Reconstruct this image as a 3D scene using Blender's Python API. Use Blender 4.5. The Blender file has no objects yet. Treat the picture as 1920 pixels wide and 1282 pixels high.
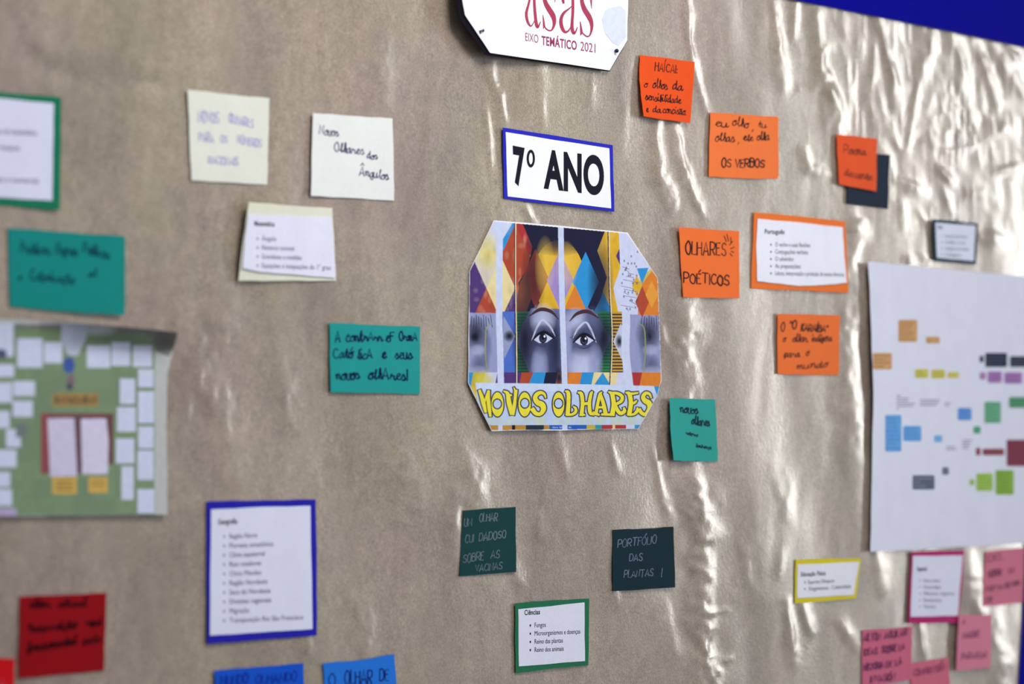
import bpy, math, random
import numpy as np
from mathutils import Matrix, Vector
from mathutils.geometry import delaunay_2d_cdt
sc = bpy.context.scene
col = sc.collection
RS = np.random.RandomState

# ------------------------------------------------------------------ camera, world, lights, exposure
F = 6500.0
PITCH = math.atan(179.0 / F)
TH = math.atan(F / 4440.0 / math.cos(PITCH))
FWD = np.array([math.sin(TH) * math.cos(PITCH), math.cos(TH) * math.cos(PITCH), math.sin(PITCH)])
RIGHT = np.array([math.cos(TH), -math.sin(TH), 0.0])
UP = np.cross(RIGHT, FWD)
DIST = 3.0
CAM = np.array([0, 0, 1.55]) - FWD * DIST
cd = bpy.data.cameras.new('camera'); cam = bpy.data.objects.new('camera', cd); col.objects.link(cam)
cd.sensor_width = 36.0; cd.lens = F / 1920 * 36; cd.clip_start = 0.05
cam.matrix_world = Matrix(((RIGHT[0], UP[0], -FWD[0], CAM[0]), (RIGHT[1], UP[1], -FWD[1], CAM[1]),
                           (RIGHT[2], UP[2], -FWD[2], CAM[2]), (0, 0, 0, 1)))
cd.dof.use_dof = True; cd.dof.focus_distance = DIST / (1 - (1075 - 960) / F * math.tan(TH)); cd.dof.aperture_fstop = 5.0
sc.camera = cam

w = bpy.data.worlds.new('world'); sc.world = w; w.use_nodes = True
w.node_tree.nodes['Background'].inputs[0].default_value = (0.86, 0.90, 1.0, 1)
w.node_tree.nodes['Background'].inputs[1].default_value = 0.42

def area(name, loc, target, sx, sy, power, color):
    l = bpy.data.lights.new(name, 'AREA'); l.shape = 'RECTANGLE'; l.size = sx; l.size_y = sy; l.energy = power; l.color = color
    o = bpy.data.objects.new(name, l); col.objects.link(o); o.location = loc
    o.rotation_euler = (Vector(target) - Vector(loc)).to_track_quat('-Z', 'Y').to_euler(); return o
area('window_light', (7.5, -2.5, 2.0), (0.3, 0, 1.5), 0.55, 2.4, 92, (1.0, 0.98, 0.93))
area('ceiling_light', (-0.15, -1.0, 2.65), (0.0, 0, 1.5), 0.9, 0.5, 17, (1.0, 0.98, 0.96))
sc.view_settings.view_transform = 'Standard'; sc.view_settings.look = 'None'
sc.view_settings.gamma = 1; sc.view_settings.use_curve_mapping = False; sc.view_settings.exposure = 0.14

# ------------------------------------------------------------------ geometry of the wall plane y = 0 (room side is y < 0)
def at(p, h):
    """reference sight lines met with the plane y = -h"""
    p = np.asarray(p, float).reshape(-1, 2); h = np.broadcast_to(np.asarray(h, float), (len(p),))
    d = FWD + RIGHT * ((p[:, :1] - 960) / F) + UP * ((641 - p[:, 1:]) / F)
    return CAM + d * ((-h - CAM[1]) / d[:, 1])[:, None]
def proj(P):
    v = P - CAM; z = v @ FWD
    return np.stack([960 + F * (v @ RIGHT) / z, 641 - F * (v @ UP) / z], -1)

def vnoise(x, y, seed):
    g = RS(seed).rand(64, 64) * 2 - 1
    xi = np.floor(x).astype(int); yi = np.floor(y).astype(int); fx = x - xi; fy = y - yi
    fx = fx * fx * (3 - 2 * fx); fy = fy * fy * (3 - 2 * fy)
    a = g[xi % 64, yi % 64]; b = g[(xi + 1) % 64, yi % 64]; c = g[xi % 64, (yi + 1) % 64]; d = g[(xi + 1) % 64, (yi + 1) % 64]
    return (a * (1 - fx) + b * fx) * (1 - fy) + (c * (1 - fx) + d * fx) * fy
def sstep(a, b, x):
    t = np.clip((x - a) / (b - a), 0, 1); return t * t * (3 - 2 * t)

# creases of the kraft paper: (polyline, width, height in mm)
RIDGES = [
 ([(913,100),(926,150),(942,185),(950,235)],7,1.5), ([(914,195),(921,250),(922,312)],4,.9),
 ([(1010,112),(1016,160),(1018,235)],7,1.0), ([(1115,140),(1106,200)],8,.6), ([(1168,125),(1166,290)],10,.5),
 ([(980,380),(992,405),(1004,425)],7,1.0), ([(1236,225),(1228,262),(1236,330),(1262,385)],9,1.9), ([(1262,232),(1270,290),(1281,325)],7,1.6),
 ([(1281,318),(1296,350),(1325,400)],7,1.6), ([(1285,-20),(1292,60),(1300,112),(1315,162),(1328,205)],6,1.5),
 ([(1446,-20),(1455,60),(1465,112),(1474,158)],7,1.6), ([(1490,0),(1487,62)],5,1.2),
 ([(1522,10),(1534,60),(1538,130),(1553,165),(1568,205),(1573,250)],9,2.4), ([(1505,165),(1535,163),(1560,172)],6,1.0),
 ([(1545,175),(1556,250)],10,.9), ([(1512,285),(1520,318),(1560,330)],6,1.4),
 ([(1645,30),(1658,80),(1673,140),(1680,195)],7,1.8), ([(1640,90),(1638,150)],5,.8), ([(1736,105),(1718,180),(1706,275)],7,1.0),
 ([(1780,55),(1800,108),(1808,165)],9,1.6), ([(1832,75),(1850,140),(1866,190),(1868,205)],8,1.8),
 ([(1862,82),(1890,140),(1925,190)],9,1.8), ([(1885,85),(1912,120)],5,1.4), ([(1745,62),(1748,110)],6,1.0),
 ([(1660,230),(1690,280),(1720,290)],8,.9), ([(1740,272),(1780,285),(1830,270)],6,1.2), ([(1843,240),(1895,236)],8,1.8),
 ([(1868,318),(1915,308)],8,2.0), ([(1763,318),(1785,340)],6,1.8), ([(1684,338),(1735,362)],7,1.6),
 ([(1770,360),(1785,398)],6,1.2), ([(1818,362),(1870,366)],7,1.4), ([(1695,365),(1694,420)],8,.8), ([(1722,395),(1745,430)],6,.8),
 ([(1583,430),(1612,424)],8,2.2), ([(1595,400),(1603,440),(1606,520)],12,1.2), ([(1593,480),(1602,620),(1592,720),(1604,860)],16,1.6),
 ([(1700,485),(1712,488)],5,1.2), ([(1728,478),(1742,484)],5,1.2), ([(1842,445),(1885,455)],8,2.0),
 ([(1265,470),(1272,560),(1287,620),(1276,665),(1292,742)],14,2.3), ([(1240,600),(1262,680)],9,.7),
 ([(1294,868),(1302,930),(1312,1000),(1318,1090),(1322,1145)],17,2.9), ([(1310,1150),(1318,1215),(1326,1300)],19,2.9),
 ([(1308,1147),(1362,1143)],3,.8), ([(1318,1254),(1368,1236)],3,.8),
 ([(868,850),(884,900),(893,945)],14,1.5), ([(846,900),(852,960),(846,1040)],10,.8), ([(965,1050),(980,1110)],9,.7),
 ([(1040,805),(1055,860),(1063,890)],7,.9), ([(1140,840),(1152,885)],6,.8), ([(1228,850),(1242,930),(1255,985)],8,1.0),
 ([(1005,960),(1018,1010)],8,.6), ([(1140,1090),(1160,1140)],7,.7),
 ([(525,140),(537,260),(527,400)],14,1.0), ([(352,560),(362,700),(340,800)],16,1.2), ([(415,520),(418,600),(405,660)],14,1.1),
 ([(372,690),(402,750),(428,830)],14,1.3), ([(522,640),(530,740),(545,800)],14,.9), ([(670,1120),(690,1230)],13,1.0),
 ([(760,850),(772,930),(752,1010)],16,.9), ([(610,20),(606,110)],14,.9), ([(700,60),(715,210)],14,.7), ([(430,860),(440,930)],12,.7),
 ([(1470,1125),(1482,1170),(1490,1235)],7,1.3), ([(1500,1125),(1520,1190)],7,1.2), ([(1575,1170),(1602,1210)],8,1.1),
 ([(1812,1040),(1828,1110),(1838,1160)],12,1.7), ([(1643,1038),(1656,1110)],8,1.1), ([(1725,1170),(1732,1240)],9,1.2),
 ([(1868,1150),(1878,1300)],12,1.2), ([(1470,1020),(1458,1075)],7,.6), ([(1450,880),(1480,980)],12,.7), ([(1395,1020),(1410,1120)],12,.7),
 ([(1150,640+360),(1190,1075)],12,.6), ([(1240,1130),(1260,1240)],12,.8), ([(560,1180),(575,1230)],10,.5),
 ([(10,40),(55,105),(110,138),(200,150),(345,162)],15,-1.7), ([(-60,0),(25,62),(95,108),(200,128),(340,142)],18,.8),
]
RH, RW = 1.12, 1.6
def seg_dist(P, a, b):
    a = np.array(a, float); b = np.array(b, float); ab = b - a
    t = np.clip(((P - a) @ ab) / (ab @ ab), 0, 1)
    q = P - (a + t[:, None] * ab); return np.hypot(q[:, 0], q[:, 1])
def height(P):
    """height of the kraft paper (m) at reference points P"""
    W = at(P, 0); x = W[:, 0]; z = W[:, 2]; px = P[:, 0]; py = P[:, 1]
    H = np.zeros(len(P))
    Pw = P + np.stack([vnoise(px / 70, py / 70, 3), vnoise(px / 70, py / 70, 4)], -1) * 6
    for line, wd, hh in RIDGES:
        l = np.array(line, float)
        m = np.where((px > l[:, 0].min() - wd * 4) & (px < l[:, 0].max() + wd * 4) & (py > l[:, 1].min() - wd * 6) & (py < l[:, 1].max() + wd * 6))[0]
        if not len(m): continue
        Q = Pw[m]; d = np.full(len(m), 1e9)
        for a, b in zip(line[:-1], line[1:]): d = np.minimum(d, seg_dist(Q, a, b))
        la, lb = l[0], l[-1]; ax = (lb - la) / (np.hypot(*(lb - la)) ** 2); t = np.clip((Q - la) @ ax, 0, 1)
        H[m] += RH * hh * (1 + .12 * float(sstep(900, 400, l[:, 0].mean())) * (hh > 0)) * 1e-3 * np.exp(-(d / (wd * RW * (1 + .25 * float(sstep(900, 400, l[:, 0].mean()))) * (.8 + .4 * vnoise(Q[:, 0] / 30, Q[:, 1] / 40, 8) ))) ** 2 / 1.3) * (.3 + .7 * np.sqrt(np.sin(np.pi * np.clip(t, .02, .98)))) * (1 + .3 * vnoise(Q[:, 0] / 14, Q[:, 1] / 14, 9))
    rt = sstep(1150, 1900, px); up = sstep(560, 200, py)
    H += 0.0006 * (0.7 + .25 * rt) * vnoise(x * 24 + z * 5, z * 8, 11)
    H += 0.0002 * (0.5 + .4 * rt) * vnoise(x * 52 - z * 12, z * 22, 12)
    H += 0.0022 * vnoise(x * 8 + z * 2, z * 5, 13)
    cr = sstep(1480, 1640, px) * up
    H -= cr * 0.0008 * np.abs(vnoise(x * 30 + z * 10, z * 26, 14))
    H -= cr * 0.0005 * np.abs(vnoise(x * 62, z * 58 + x * 9, 15))
    k = np.exp(-(((px - 1790) / 62) ** 2 + ((py - 232) / 62) ** 2) ** 1.5)
    H -= k * 0.0013 * np.abs(vnoise(x * 75, z * 75, 16))
    return H

# ------------------------------------------------------------------ materials
def lin(c):
    c = np.array(c, float) / 255.0
    return tuple(np.where(c <= 0.04045, c / 12.92, ((c + 0.055) / 1.055) ** 2.4)) + (1.0,)
_mats = {}
def new_mat(name):
    m = bpy.data.materials.new(name); m.use_nodes = True; nt = m.node_tree
    return m, nt, nt.nodes['Principled BSDF']
def paper(name, rgb, rough=.62, mottle=.05, spec=.3, coat=0):
    if name in _mats: return _mats[name]
    m, nt, b = new_mat(name)
    tc = nt.nodes.new('ShaderNodeTexCoord'); n = nt.nodes.new('ShaderNodeTexNoise'); n.inputs['Scale'].default_value = 420; n.inputs['Detail'].default_value = 3
    n2 = nt.nodes.new('ShaderNodeTexNoise'); n2.inputs['Scale'].default_value = 30
    nt.links.new(tc.outputs['Object'], n.inputs['Vector']); nt.links.new(tc.outputs['Object'], n2.inputs['Vector'])
    add = nt.nodes.new('ShaderNodeMath'); add.operation = 'ADD'; nt.links.new(n.outputs['Fac'], add.inputs[0]); nt.links.new(n2.outputs['Fac'], add.inputs[1])
    mr = nt.nodes.new('ShaderNodeMapRange'); mr.inputs['From Min'].default_value = .6; mr.inputs['From Max'].default_value = 1.4
    mr.inputs['To Min'].default_value = 1 - mottle; mr.inputs['To Max'].default_value = 1 + mottle
    nt.links.new(add.outputs[0], mr.inputs['Value'])
    mx = nt.nodes.new('ShaderNodeVectorMath'); mx.operation = 'SCALE'; mx.inputs[0].default_value = lin(rgb)[:3]
    nt.links.new(mr.outputs[0], mx.inputs['Scale']); nt.links.new(mx.outputs[0], b.inputs['Base Color'])
    bp = nt.nodes.new('ShaderNodeBump'); bp.inputs['Strength'].default_value = .25; bp.inputs['Distance'].default_value = .0004
    nt.links.new(n.outputs['Fac'], bp.inputs['Height']); nt.links.new(bp.outputs[0], b.inputs['Normal'])
    b.inputs['Roughness'].default_value = rough; b.inputs['Specular IOR Level'].default_value = spec; b.inputs['Coat Weight'].default_value = coat
    b.inputs['Coat Roughness'].default_value = .2
    _mats[name] = m; return m
def kraft_mat():
    m, nt, b = new_mat('kraft_paper'); L = nt.links.new
    tc = nt.nodes.new('ShaderNodeTexCoord')
    def noise(scale, detail, rough=.6, vec=None):
        n = nt.nodes.new('ShaderNodeTexNoise'); n.inputs['Scale'].default_value = scale; n.inputs['Detail'].default_value = detail
        n.inputs['Roughness'].default_value = rough; L(vec or tc.outputs['Object'], n.inputs['Vector']); return n
    mp = nt.nodes.new('ShaderNodeMapping'); mp.inputs['Scale'].default_value = (1, 1, .55); L(tc.outputs['Object'], mp.inputs['Vector'])
    big = noise(9, 7, .68, mp.outputs[0]); fine = noise(620, 3, .7)
    r = nt.nodes.new('ShaderNodeValToRGB'); r.color_ramp.elements[0].position = .30; r.color_ramp.elements[1].position = .72
    r.color_ramp.elements[0].color = lin((124, 111, 98)); r.color_ramp.elements[1].color = lin((170, 155, 137)); L(big.outputs['Fac'], r.inputs[0])
    mr = nt.nodes.new('ShaderNodeMapRange'); mr.inputs['From Min'].default_value = .25; mr.inputs['From Max'].default_value = .75
    mr.inputs['To Min'].default_value = .54; mr.inputs['To Max'].default_value = 1.46; L(fine.outputs['Fac'], mr.inputs['Value'])
    mx = nt.nodes.new('ShaderNodeVectorMath'); mx.operation = 'SCALE'; L(r.outputs[0], mx.inputs[0]); L(mr.outputs[0], mx.inputs['Scale'])
    mid = noise(75, 5, .7); tint = noise(5, 3, .6)
    m2 = nt.nodes.new('ShaderNodeMapRange'); m2.inputs['From Min'].default_value = .3; m2.inputs['From Max'].default_value = .7
    m2.inputs['To Min'].default_value = .84; m2.inputs['To Max'].default_value = 1.16; L(mid.outputs['Fac'], m2.inputs['Value'])
    t = nt.nodes.new('ShaderNodeValToRGB'); t.color_ramp.elements[0].position = .35; t.color_ramp.elements[1].position = .65
    t.color_ramp.elements[0].color = (1.03, .96, 1.0, 1); t.color_ramp.elements[1].color = (.99, 1.02, .93, 1); L(tint.outputs['Fac'], t.inputs[0])
    x2 = nt.nodes.new('ShaderNodeVectorMath'); x2.operation = 'SCALE'; L(mx.outputs[0], x2.inputs[0]); L(m2.outputs[0], x2.inputs['Scale'])
    x3 = nt.nodes.new('ShaderNodeVectorMath'); x3.operation = 'MULTIPLY'; L(x2.outputs[0], x3.inputs[0]); L(t.outputs[0], x3.inputs[1])
    L(x3.outputs[0], b.inputs['Base Color'])
    f2 = noise(260, 4); 
    bp = nt.nodes.new('ShaderNodeBump'); bp.inputs['Strength'].default_value = .35; bp.inputs['Distance'].default_value = .0006
    L(f2.outputs['Fac'], bp.inputs['Height']); L(bp.outputs[0], b.inputs['Normal'])
    b.inputs['Roughness'].default_value = .5; b.inputs['Specular IOR Level'].default_value = .35; b.inputs['Coat Weight'].default_value = .9; b.inputs['Coat Roughness'].default_value = .2; L(bp.outputs[0], b.inputs['Coat Normal'])
    return m
def ink_mat(name='printed_ink', rough=.6, spec=.03):
    if name in _mats: return _mats[name]
    m, nt, b = new_mat(name)
    a = nt.nodes.new('ShaderNodeAttribute'); a.attribute_name = 'Col'
    tc = nt.nodes.new('ShaderNodeTexCoord'); n = nt.nodes.new('ShaderNodeTexNoise'); n.inputs['Scale'].default_value = 160; n.inputs['Detail'].default_value = 4
    nt.links.new(tc.outputs['Object'], n.inputs['Vector'])
    mr = nt.nodes.new('ShaderNodeMapRange'); mr.inputs['To Min'].default_value = .86; mr.inputs['To Max'].default_value = 1.14; nt.links.new(n.outputs['Fac'], mr.inputs['Value'])
    mx = nt.nodes.new('ShaderNodeVectorMath'); mx.operation = 'SCALE'; nt.links.new(a.outputs['Color'], mx.inputs[0]); nt.links.new(mr.outputs[0], mx.inputs['Scale'])
    nt.links.new(mx.outputs[0], b.inputs['Base Color']); b.inputs['Roughness'].default_value = rough; b.inputs['Specular IOR Level'].default_value = spec
    _mats[name] = m; return m

def link_mesh(name, V, faces, mat, parent=None, smooth=True):
    me = bpy.data.meshes.new(name); me.from_pydata([tuple(v) for v in V], [], faces); me.update()
    if smooth: me.polygons.foreach_set('use_smooth', [True] * len(me.polygons))
    me.materials.append(mat); o = bpy.data.objects.new(name, me); col.objects.link(o)
    if parent is not None:
        o.parent = parent; o.location = -parent.location
    return o
def tag(o, label=None, cat=None, group=None, kind=None):
    for k, v in (('label', label), ('category', cat), ('group', group), ('kind', kind)):
        if v: o[k] = v
    return o
def solid(V, thick, tris, loop_edges):
    """top skin V + its back skin, closed at the rim"""
    n = len(V); B = V.copy(); B[:, 1] += thick; ids = sorted({i for e in loop_edges for i in e}); m = {v: k for k, v in enumerate(ids)}; r = len(ids)
    fs = [tuple(t) for t in tris] + [tuple(n + i for i in reversed(t)) for t in tris] + [(2 * n + m[a], 2 * n + r + m[a], 2 * n + r + m[b], 2 * n + m[b]) for a, b in loop_edges]
    return np.vstack([V, B, V[ids], B[ids]]) if r else np.vstack([V, B]), fs

def outline_sheet(poly, step=9, wob=0.0, seed=1):
    """triangulated sheet inside a closed outline, fine enough to bend"""
    poly = [np.array(p, float) for p in poly]; pts = []
    r = RS(seed)
    for a, b in zip(poly, poly[1:] + poly[:1]):
        n = max(1, int(np.hypot(*(b - a)) / step)); nrm = np.array([-(b - a)[1], (b - a)[0]]) / (np.hypot(*(b - a)) + 1e-6)
        ph = r.rand(2) * 6.28
        for i in range(n):
            t = i / n; d = wob * math.sin(math.pi * t) * (math.sin(5.1 * t + ph[0]) + .5 * math.sin(13 * t + ph[1]))
            pts.append(a + (b - a) * t + nrm * d)
    nb = len(pts); B = np.array(pts); mn = B.min(0); mx = B.max(0); g = step * 1.4
    xs = np.arange(mn[0] + g / 2, mx[0], g); ys = np.arange(mn[1] + g / 2, mx[1], g)
    G = np.array([(x, y) for x in xs for y in ys]).reshape(-1, 2)
    if len(G):
        inside = np.zeros(len(G), bool); x, y = G[:, 0], G[:, 1]
        for (x1, y1), (x2, y2) in zip(B, np.roll(B, -1, 0)):
            c = (y1 > y) != (y2 > y); inside ^= c & (x < (x2 - x1) * (y - y1) / ((y2 - y1) if y2 != y1 else 1e-9) + x1)
        dmin = np.full(len(G), 1e9)
        for a, b in zip(B, np.roll(B, -1, 0)): dmin = np.minimum(dmin, seg_dist(G, a, b))
        G = G[inside & (dmin > step * .5)]
    allp = [Vector(p) for p in B] + [Vector(p) for p in G]
    vo, eo, fo, *_ = delaunay_2d_cdt(allp, [(i, (i + 1) % nb) for i in range(nb)], [], 1, 1e-5)
    P = np.array([(v.x, v.y) for v in vo]); 
    from collections import Counter
    cnt = Counter(); 
    for f in fo:
        for a, b in zip(f, list(f[1:]) + [f[0]]): cnt[(a, b)] += 1
    rim = [e for e in cnt if (e[1], e[0]) not in cnt]
    fo = [tuple(f) for f in fo]
    # face the room: area sign in picture coordinates
    a = P[list(fo[0])]; s = (a[1, 0] - a[0, 0]) * (a[2, 1] - a[0, 1]) - (a[1, 1] - a[0, 1]) * (a[2, 0] - a[0, 0])
    if s > 0: fo = [tuple(reversed(f)) for f in fo]; rim = [(b, a_) for a_, b in rim]
    return P, fo, rim

# ------------------------------------------------------------------ strokes and lettering
def smooth_line(pts, k=4):
    p = np.array(pts, float)
    if len(p) < 3: return p
    closed = np.allclose(p[0], p[-1])
    e = np.vstack([p[-2] if closed else 2 * p[0] - p[1], p, p[1] if closed else 2 * p[-1] - p[-2]])
    out = []
    for i in range(1, len(e) - 2):
        p0, p1, p2, p3 = e[i - 1:i + 3]
        for j in range(k):
            t = j / k; out.append(.5 * (2 * p1 + (p2 - p0) * t + (2 * p0 - 5 * p1 + 4 * p2 - p3) * t * t + (3 * p1 - p0 - 3 * p2 + p3) * t ** 3))
    out.append(p[-1]); return np.array(out)
def ribbon(p, wd):
    """flat pen stroke as quads; wd scalar or per point"""
    p = np.asarray(p, float); n = len(p); wd = np.broadcast_to(np.asarray(wd, float), (n,)) / 2
    t = np.gradient(p, axis=0) if n > 2 else np.repeat([p[1] - p[0]], 2, 0)
    t = t / (np.hypot(t[:, 0], t[:, 1])[:, None] + 1e-9); nr = np.stack([-t[:, 1], t[:, 0]], -1)
    q = p.copy(); q[0] -= t[0] * wd[0] * .7; q[-1] += t[-1] * wd[-1] * .7
    V = np.vstack([q + nr * wd[:, None], q - nr * wd[:, None]])
    return V, [(i, i + 1, n + i + 1, n + i) for i in range(n - 1)]
def disc(c, rx, ry=None, n=20, a0=0, a1=2 * math.pi):
    ry = ry or rx; a = np.linspace(a0, a1, n, endpoint=abs(a1 - a0 - 2 * math.pi) > 1e-6)
    return np.stack([c[0] + rx * np.cos(a), c[1] + ry * np.sin(a)], -1)
GL = {
 'A': "02 39 62;14 54", 'B': "02 09;~09 39 57 36 06;~06 46 54 42 02", 'C': "~58 39 18 05 13 32 53", 'D': "02 09;~09 39 57 54 32 02", 'E': "49 09 02 42;06 36",
 'F': "49 09 02;06 36", 'G': "~58 39 18 05 13 32 53;53 56 36", 'H': "02 09;52 59;06 56", 'I': "02 09", 'J': "~49 43 22 03", 'K': "02 09;49 05;16 42",
 'L': "09 02 42", 'M': "02 09 34 69 62", 'N': "02 09 52 59", 'O': "~29 07 04 22 42 54 57 39 29", 'P': "02 09;~09 39 58 56 35 05", 'Q': "~29 07 04 22 42 54 57 39 29;34 61",
 'R': "02 09;~09 39 58 56 35 05;25 52", 'S': "~58 39 18 16 45 53 32 03", 'T': "09 69;39 32", 'U': "~09 04 22 42 54 59", 'V': "09 32 59", 'X': "09 52;59 02",
 'Y': "09 36 32;69 36", 'Z': "09 59 02 52",
 'a': "~45 36 15 03 12 33 46 43 52 63", 'b': "~03 35 39 28 23 32 43 45 36 56", 'c': "~45 36 15 03 12 32 53", 'd': "~45 36 15 03 12 33 45 49 43 52 63",
 'e': "~03 24 45 36 15 13 22 42 53", 'f': "~03 35 49 38 30 21 23 53", 'g': "~45 36 15 03 12 33 46 41 30 11 33 53", 'h': "~03 35 39 28 22 25 36 45 42 53",
 'i': "~03 16 13 22 33;18 19", 'j': "~03 26 21 10 33;28 29", 'l': "~03 25 39 28 23 32 43", 'm': "~05 16 12 15 26 35 32 35 46 55 53 62 73",
 'n': "~05 16 12 15 36 45 43 52 63", 'o': "~36 15 03 12 32 43 45 36 25 56", 'p': "~03 16 10 15 36 45 43 22 53", 'q': "~45 36 15 03 12 33 46 40 52 63",
 'r': "~03 16 25 45 43 52 63", 's': "~03 26 35 43 32 12 22 53", 't': "~03 29 23 32 43;06 46", 'u': "~06 03 12 32 46 43 52 63", 'v': "~05 16 12 42 46 56", 'z': "06 46 12 52",
 ',': "12 00", '.': "02 12", ':': "02 12;05 15", '!': "19 14;12 13", '"': "09 07;29 27", '-': "05 35",
 '1': "07 29 22", '2': "~08 29 47 35 02;02 52", '0': "~29 07 04 22 42 54 57 39 29",
}
ACC = {'Á': ('A', "3a 5c"), 'Í': ('I', "0a 1c"), 'É': ('E', "2a 4c"), 'Ó': ('O', "3a 5c"), 'Ú': ('U', "3a 5c"), 'á': ('a', "27 49"), 'é': ('e', "27 49"), 'í': ('i', "17 39"),
       'ó': ('o', "27 49"), 'ú': ('u', "27 49"), 'ã': ('a', "~07 18 37 48"), 'õ': ('o', "~07 18 37 48"), 'ç': ('c', "~32 31 20 10"), 'ê': ('e', "07 29 47"), 'â': ('a', "07 29 47"), 'Ã': ('A', "~1a 2b 4a 5b"), 'Â': ('A', "1a 3c 5a")}
def glyph(ch):
    if ch in ACC: return GL[ACC[ch][0]] + ";" + ACC[ch][1]
    return GL.get(ch)
def hand(text, a, b, cap, wd, slant=.12, seed=0, jit=.25):
    """hand lettering between baseline ends a and b: list of ribbons in reference coordinates"""
    r = RS(seed + len(text)); strokes = []; x = 0.0
    for ch in text:
        g = glyph(ch)
        if g is None: x += 4.0; continue
        mxx = 0; dy = r.randn() * jit; sc_ = 1 + r.randn() * jit * .25
        for s in g.split(';'):
            cur = s.startswith('~'); pts = np.array([(int(q[0], 16), int(q[1], 16) - 2) for q in s.lstrip('~').split()], float)
            mxx = max(mxx, pts[:, 0].max()); pts += r.randn(*pts.shape) * jit * .35
            pts = smooth_line(pts, 4) if cur else pts
            pts[:, 1] = pts[:, 1] * sc_ + dy; pts[:, 0] += x + pts[:, 1] * slant; strokes.append(pts)
        x += mxx + (0.0 if ch.islower() and len(text) > 1 else 1.7)
    total = x; a = np.array(a, float); b = np.array(b, float); u = (b - a) / total; out = []
    for s in strokes:
        P = a + s[:, :1] * u + np.array([0, -1.0]) * (s[:, 1:] * cap / 7); out.append(ribbon(P, (1.15 if wd < 2 else 1.02) * wd * (1 + .12 * r.randn())))
    return out
_tc = {}
def type_mesh(text, bold):
    k = (text, bold)
    if k not in _tc:
        cu = bpy.data.curves.new('t', 'FONT'); cu.body = text; cu.resolution_u = 3 if len(text) > 8 else 8; cu.offset = (.040 if len(text) < 4 else .022) if bold else .0; cu.size = 1
        if bold: cu.space_character = 1.06
        o = bpy.data.objects.new('t', cu); me = o.to_mesh()
        V = np.array([v.co[:2] for v in me.vertices]).reshape(-1, 2); Fs = [tuple(p.vertices) for p in me.polygons]; o.to_mesh_clear()
        bpy.data.objects.remove(o); bpy.data.curves.remove(cu); _tc[k] = (V, Fs)
    return _tc[k]
CAPH = type_mesh('H', False)[0][:, 1].max()
def typed(text, a, b, cap, bold=False):
    V, Fs = type_mesh(text, bold); x = V[:, 0]; s = (x - x.min()) / (x.max() - x.min())
    a = np.array(a, float); b = np.array(b, float)
    P = a + s[:, None] * (b - a) + np.array([0, -1.0]) * (V[:, 1:] * cap / CAPH); return [(P, Fs)]

def clip_poly(poly, hull):
    out = [tuple(p) for p in poly]
    c = np.mean(hull, 0)
    for (x1, y1), (x2, y2) in zip(hull, list(hull[1:]) + [hull[0]]):
        s0 = (x2 - x1) * (c[1] - y1) - (y2 - y1) * (c[0] - x1); sg = 1 if s0 > 0 else -1
        f = lambda p: sg * ((x2 - x1) * (p[1] - y1) - (y2 - y1) * (p[0] - x1)); new = []
        for i in range(len(out)):
            p, q = out[i - 1], out[i]; fp, fq = f(p), f(q)
            if fp >= 0 and fq < 0 or fp < 0 and fq >= 0:
                t = fp / (fp - fq); new.append((p[0] + (q[0] - p[0]) * t, p[1] + (q[1] - p[1]) * t))
            if fq >= 0: new.append(q)
        out = new
        if len(out) < 3: return []
    return out

class Ink:
    """flat print or pen work lying on a sheet"""
    def __init__(s, hull=None): s.V = []; s.F = []; s.C = []; s.L = []; s.n = 0; s.hull = hull
    def raw(s, P, Fs, c, layer=0):
        s.V.append(np.asarray(P, float)); s.F += [tuple(s.n + i for i in f) for f in Fs]; s.C += [lin(c)] * len(Fs); s.L += [layer + (len(s.V) % 9) * .1] * len(P); s.n += len(P)
    def poly(s, pts, c, layer=0):
        if s.hull is not None: pts = clip_poly(pts, s.hull)
        if len(pts) >= 3: s.raw(pts, [tuple(range(len(pts)))], c, layer)
    def rib(s, pts, wd, c, layer=0, k=5, sm=True):
        q = np.array([tuple(p) for p in pts], float)
        if q.shape[1] == 3: q = smooth_line(q, k) if sm else q; P, wd = q[:, :2], q[:, 2] + wd
        else: P = smooth_line(q, k) if sm else q
        V, Fs = ribbon(P, wd)
        if s.hull is None: s.raw(V, Fs, c, layer)
        else:
            for f in Fs: s.poly([V[i] for i in f], c, layer)
    def put(s, items, c, layer=0):
        for P, Fs in items: s.raw(P, Fs, c, layer)
    def rect(s, x0, y0, x1, y1, c, layer=0): s.poly([(x0, y0), (x1, y0), (x1, y1), (x0, y1)], c, layer)
    def build(s, name, liftf, parent, mat=None, base=.00012):
        P = np.vstack(s.V); V = at(P, liftf(P) + base + np.array(s.L) * .00004)
        o = link_mesh(name, V, s.F, mat or ink_mat(), parent, False)
        at_ = o.data.color_attributes.new('Col', 'FLOAT_COLOR', 'CORNER'); n = 0
        buf = np.empty((len(o.data.loops), 4), np.float32)
        for p, c in zip(o.data.polygons, s.C): buf[p.loop_start:p.loop_start + p.loop_total] = c
        at_.data.foreach_set('color', buf.ravel()); return o

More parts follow.
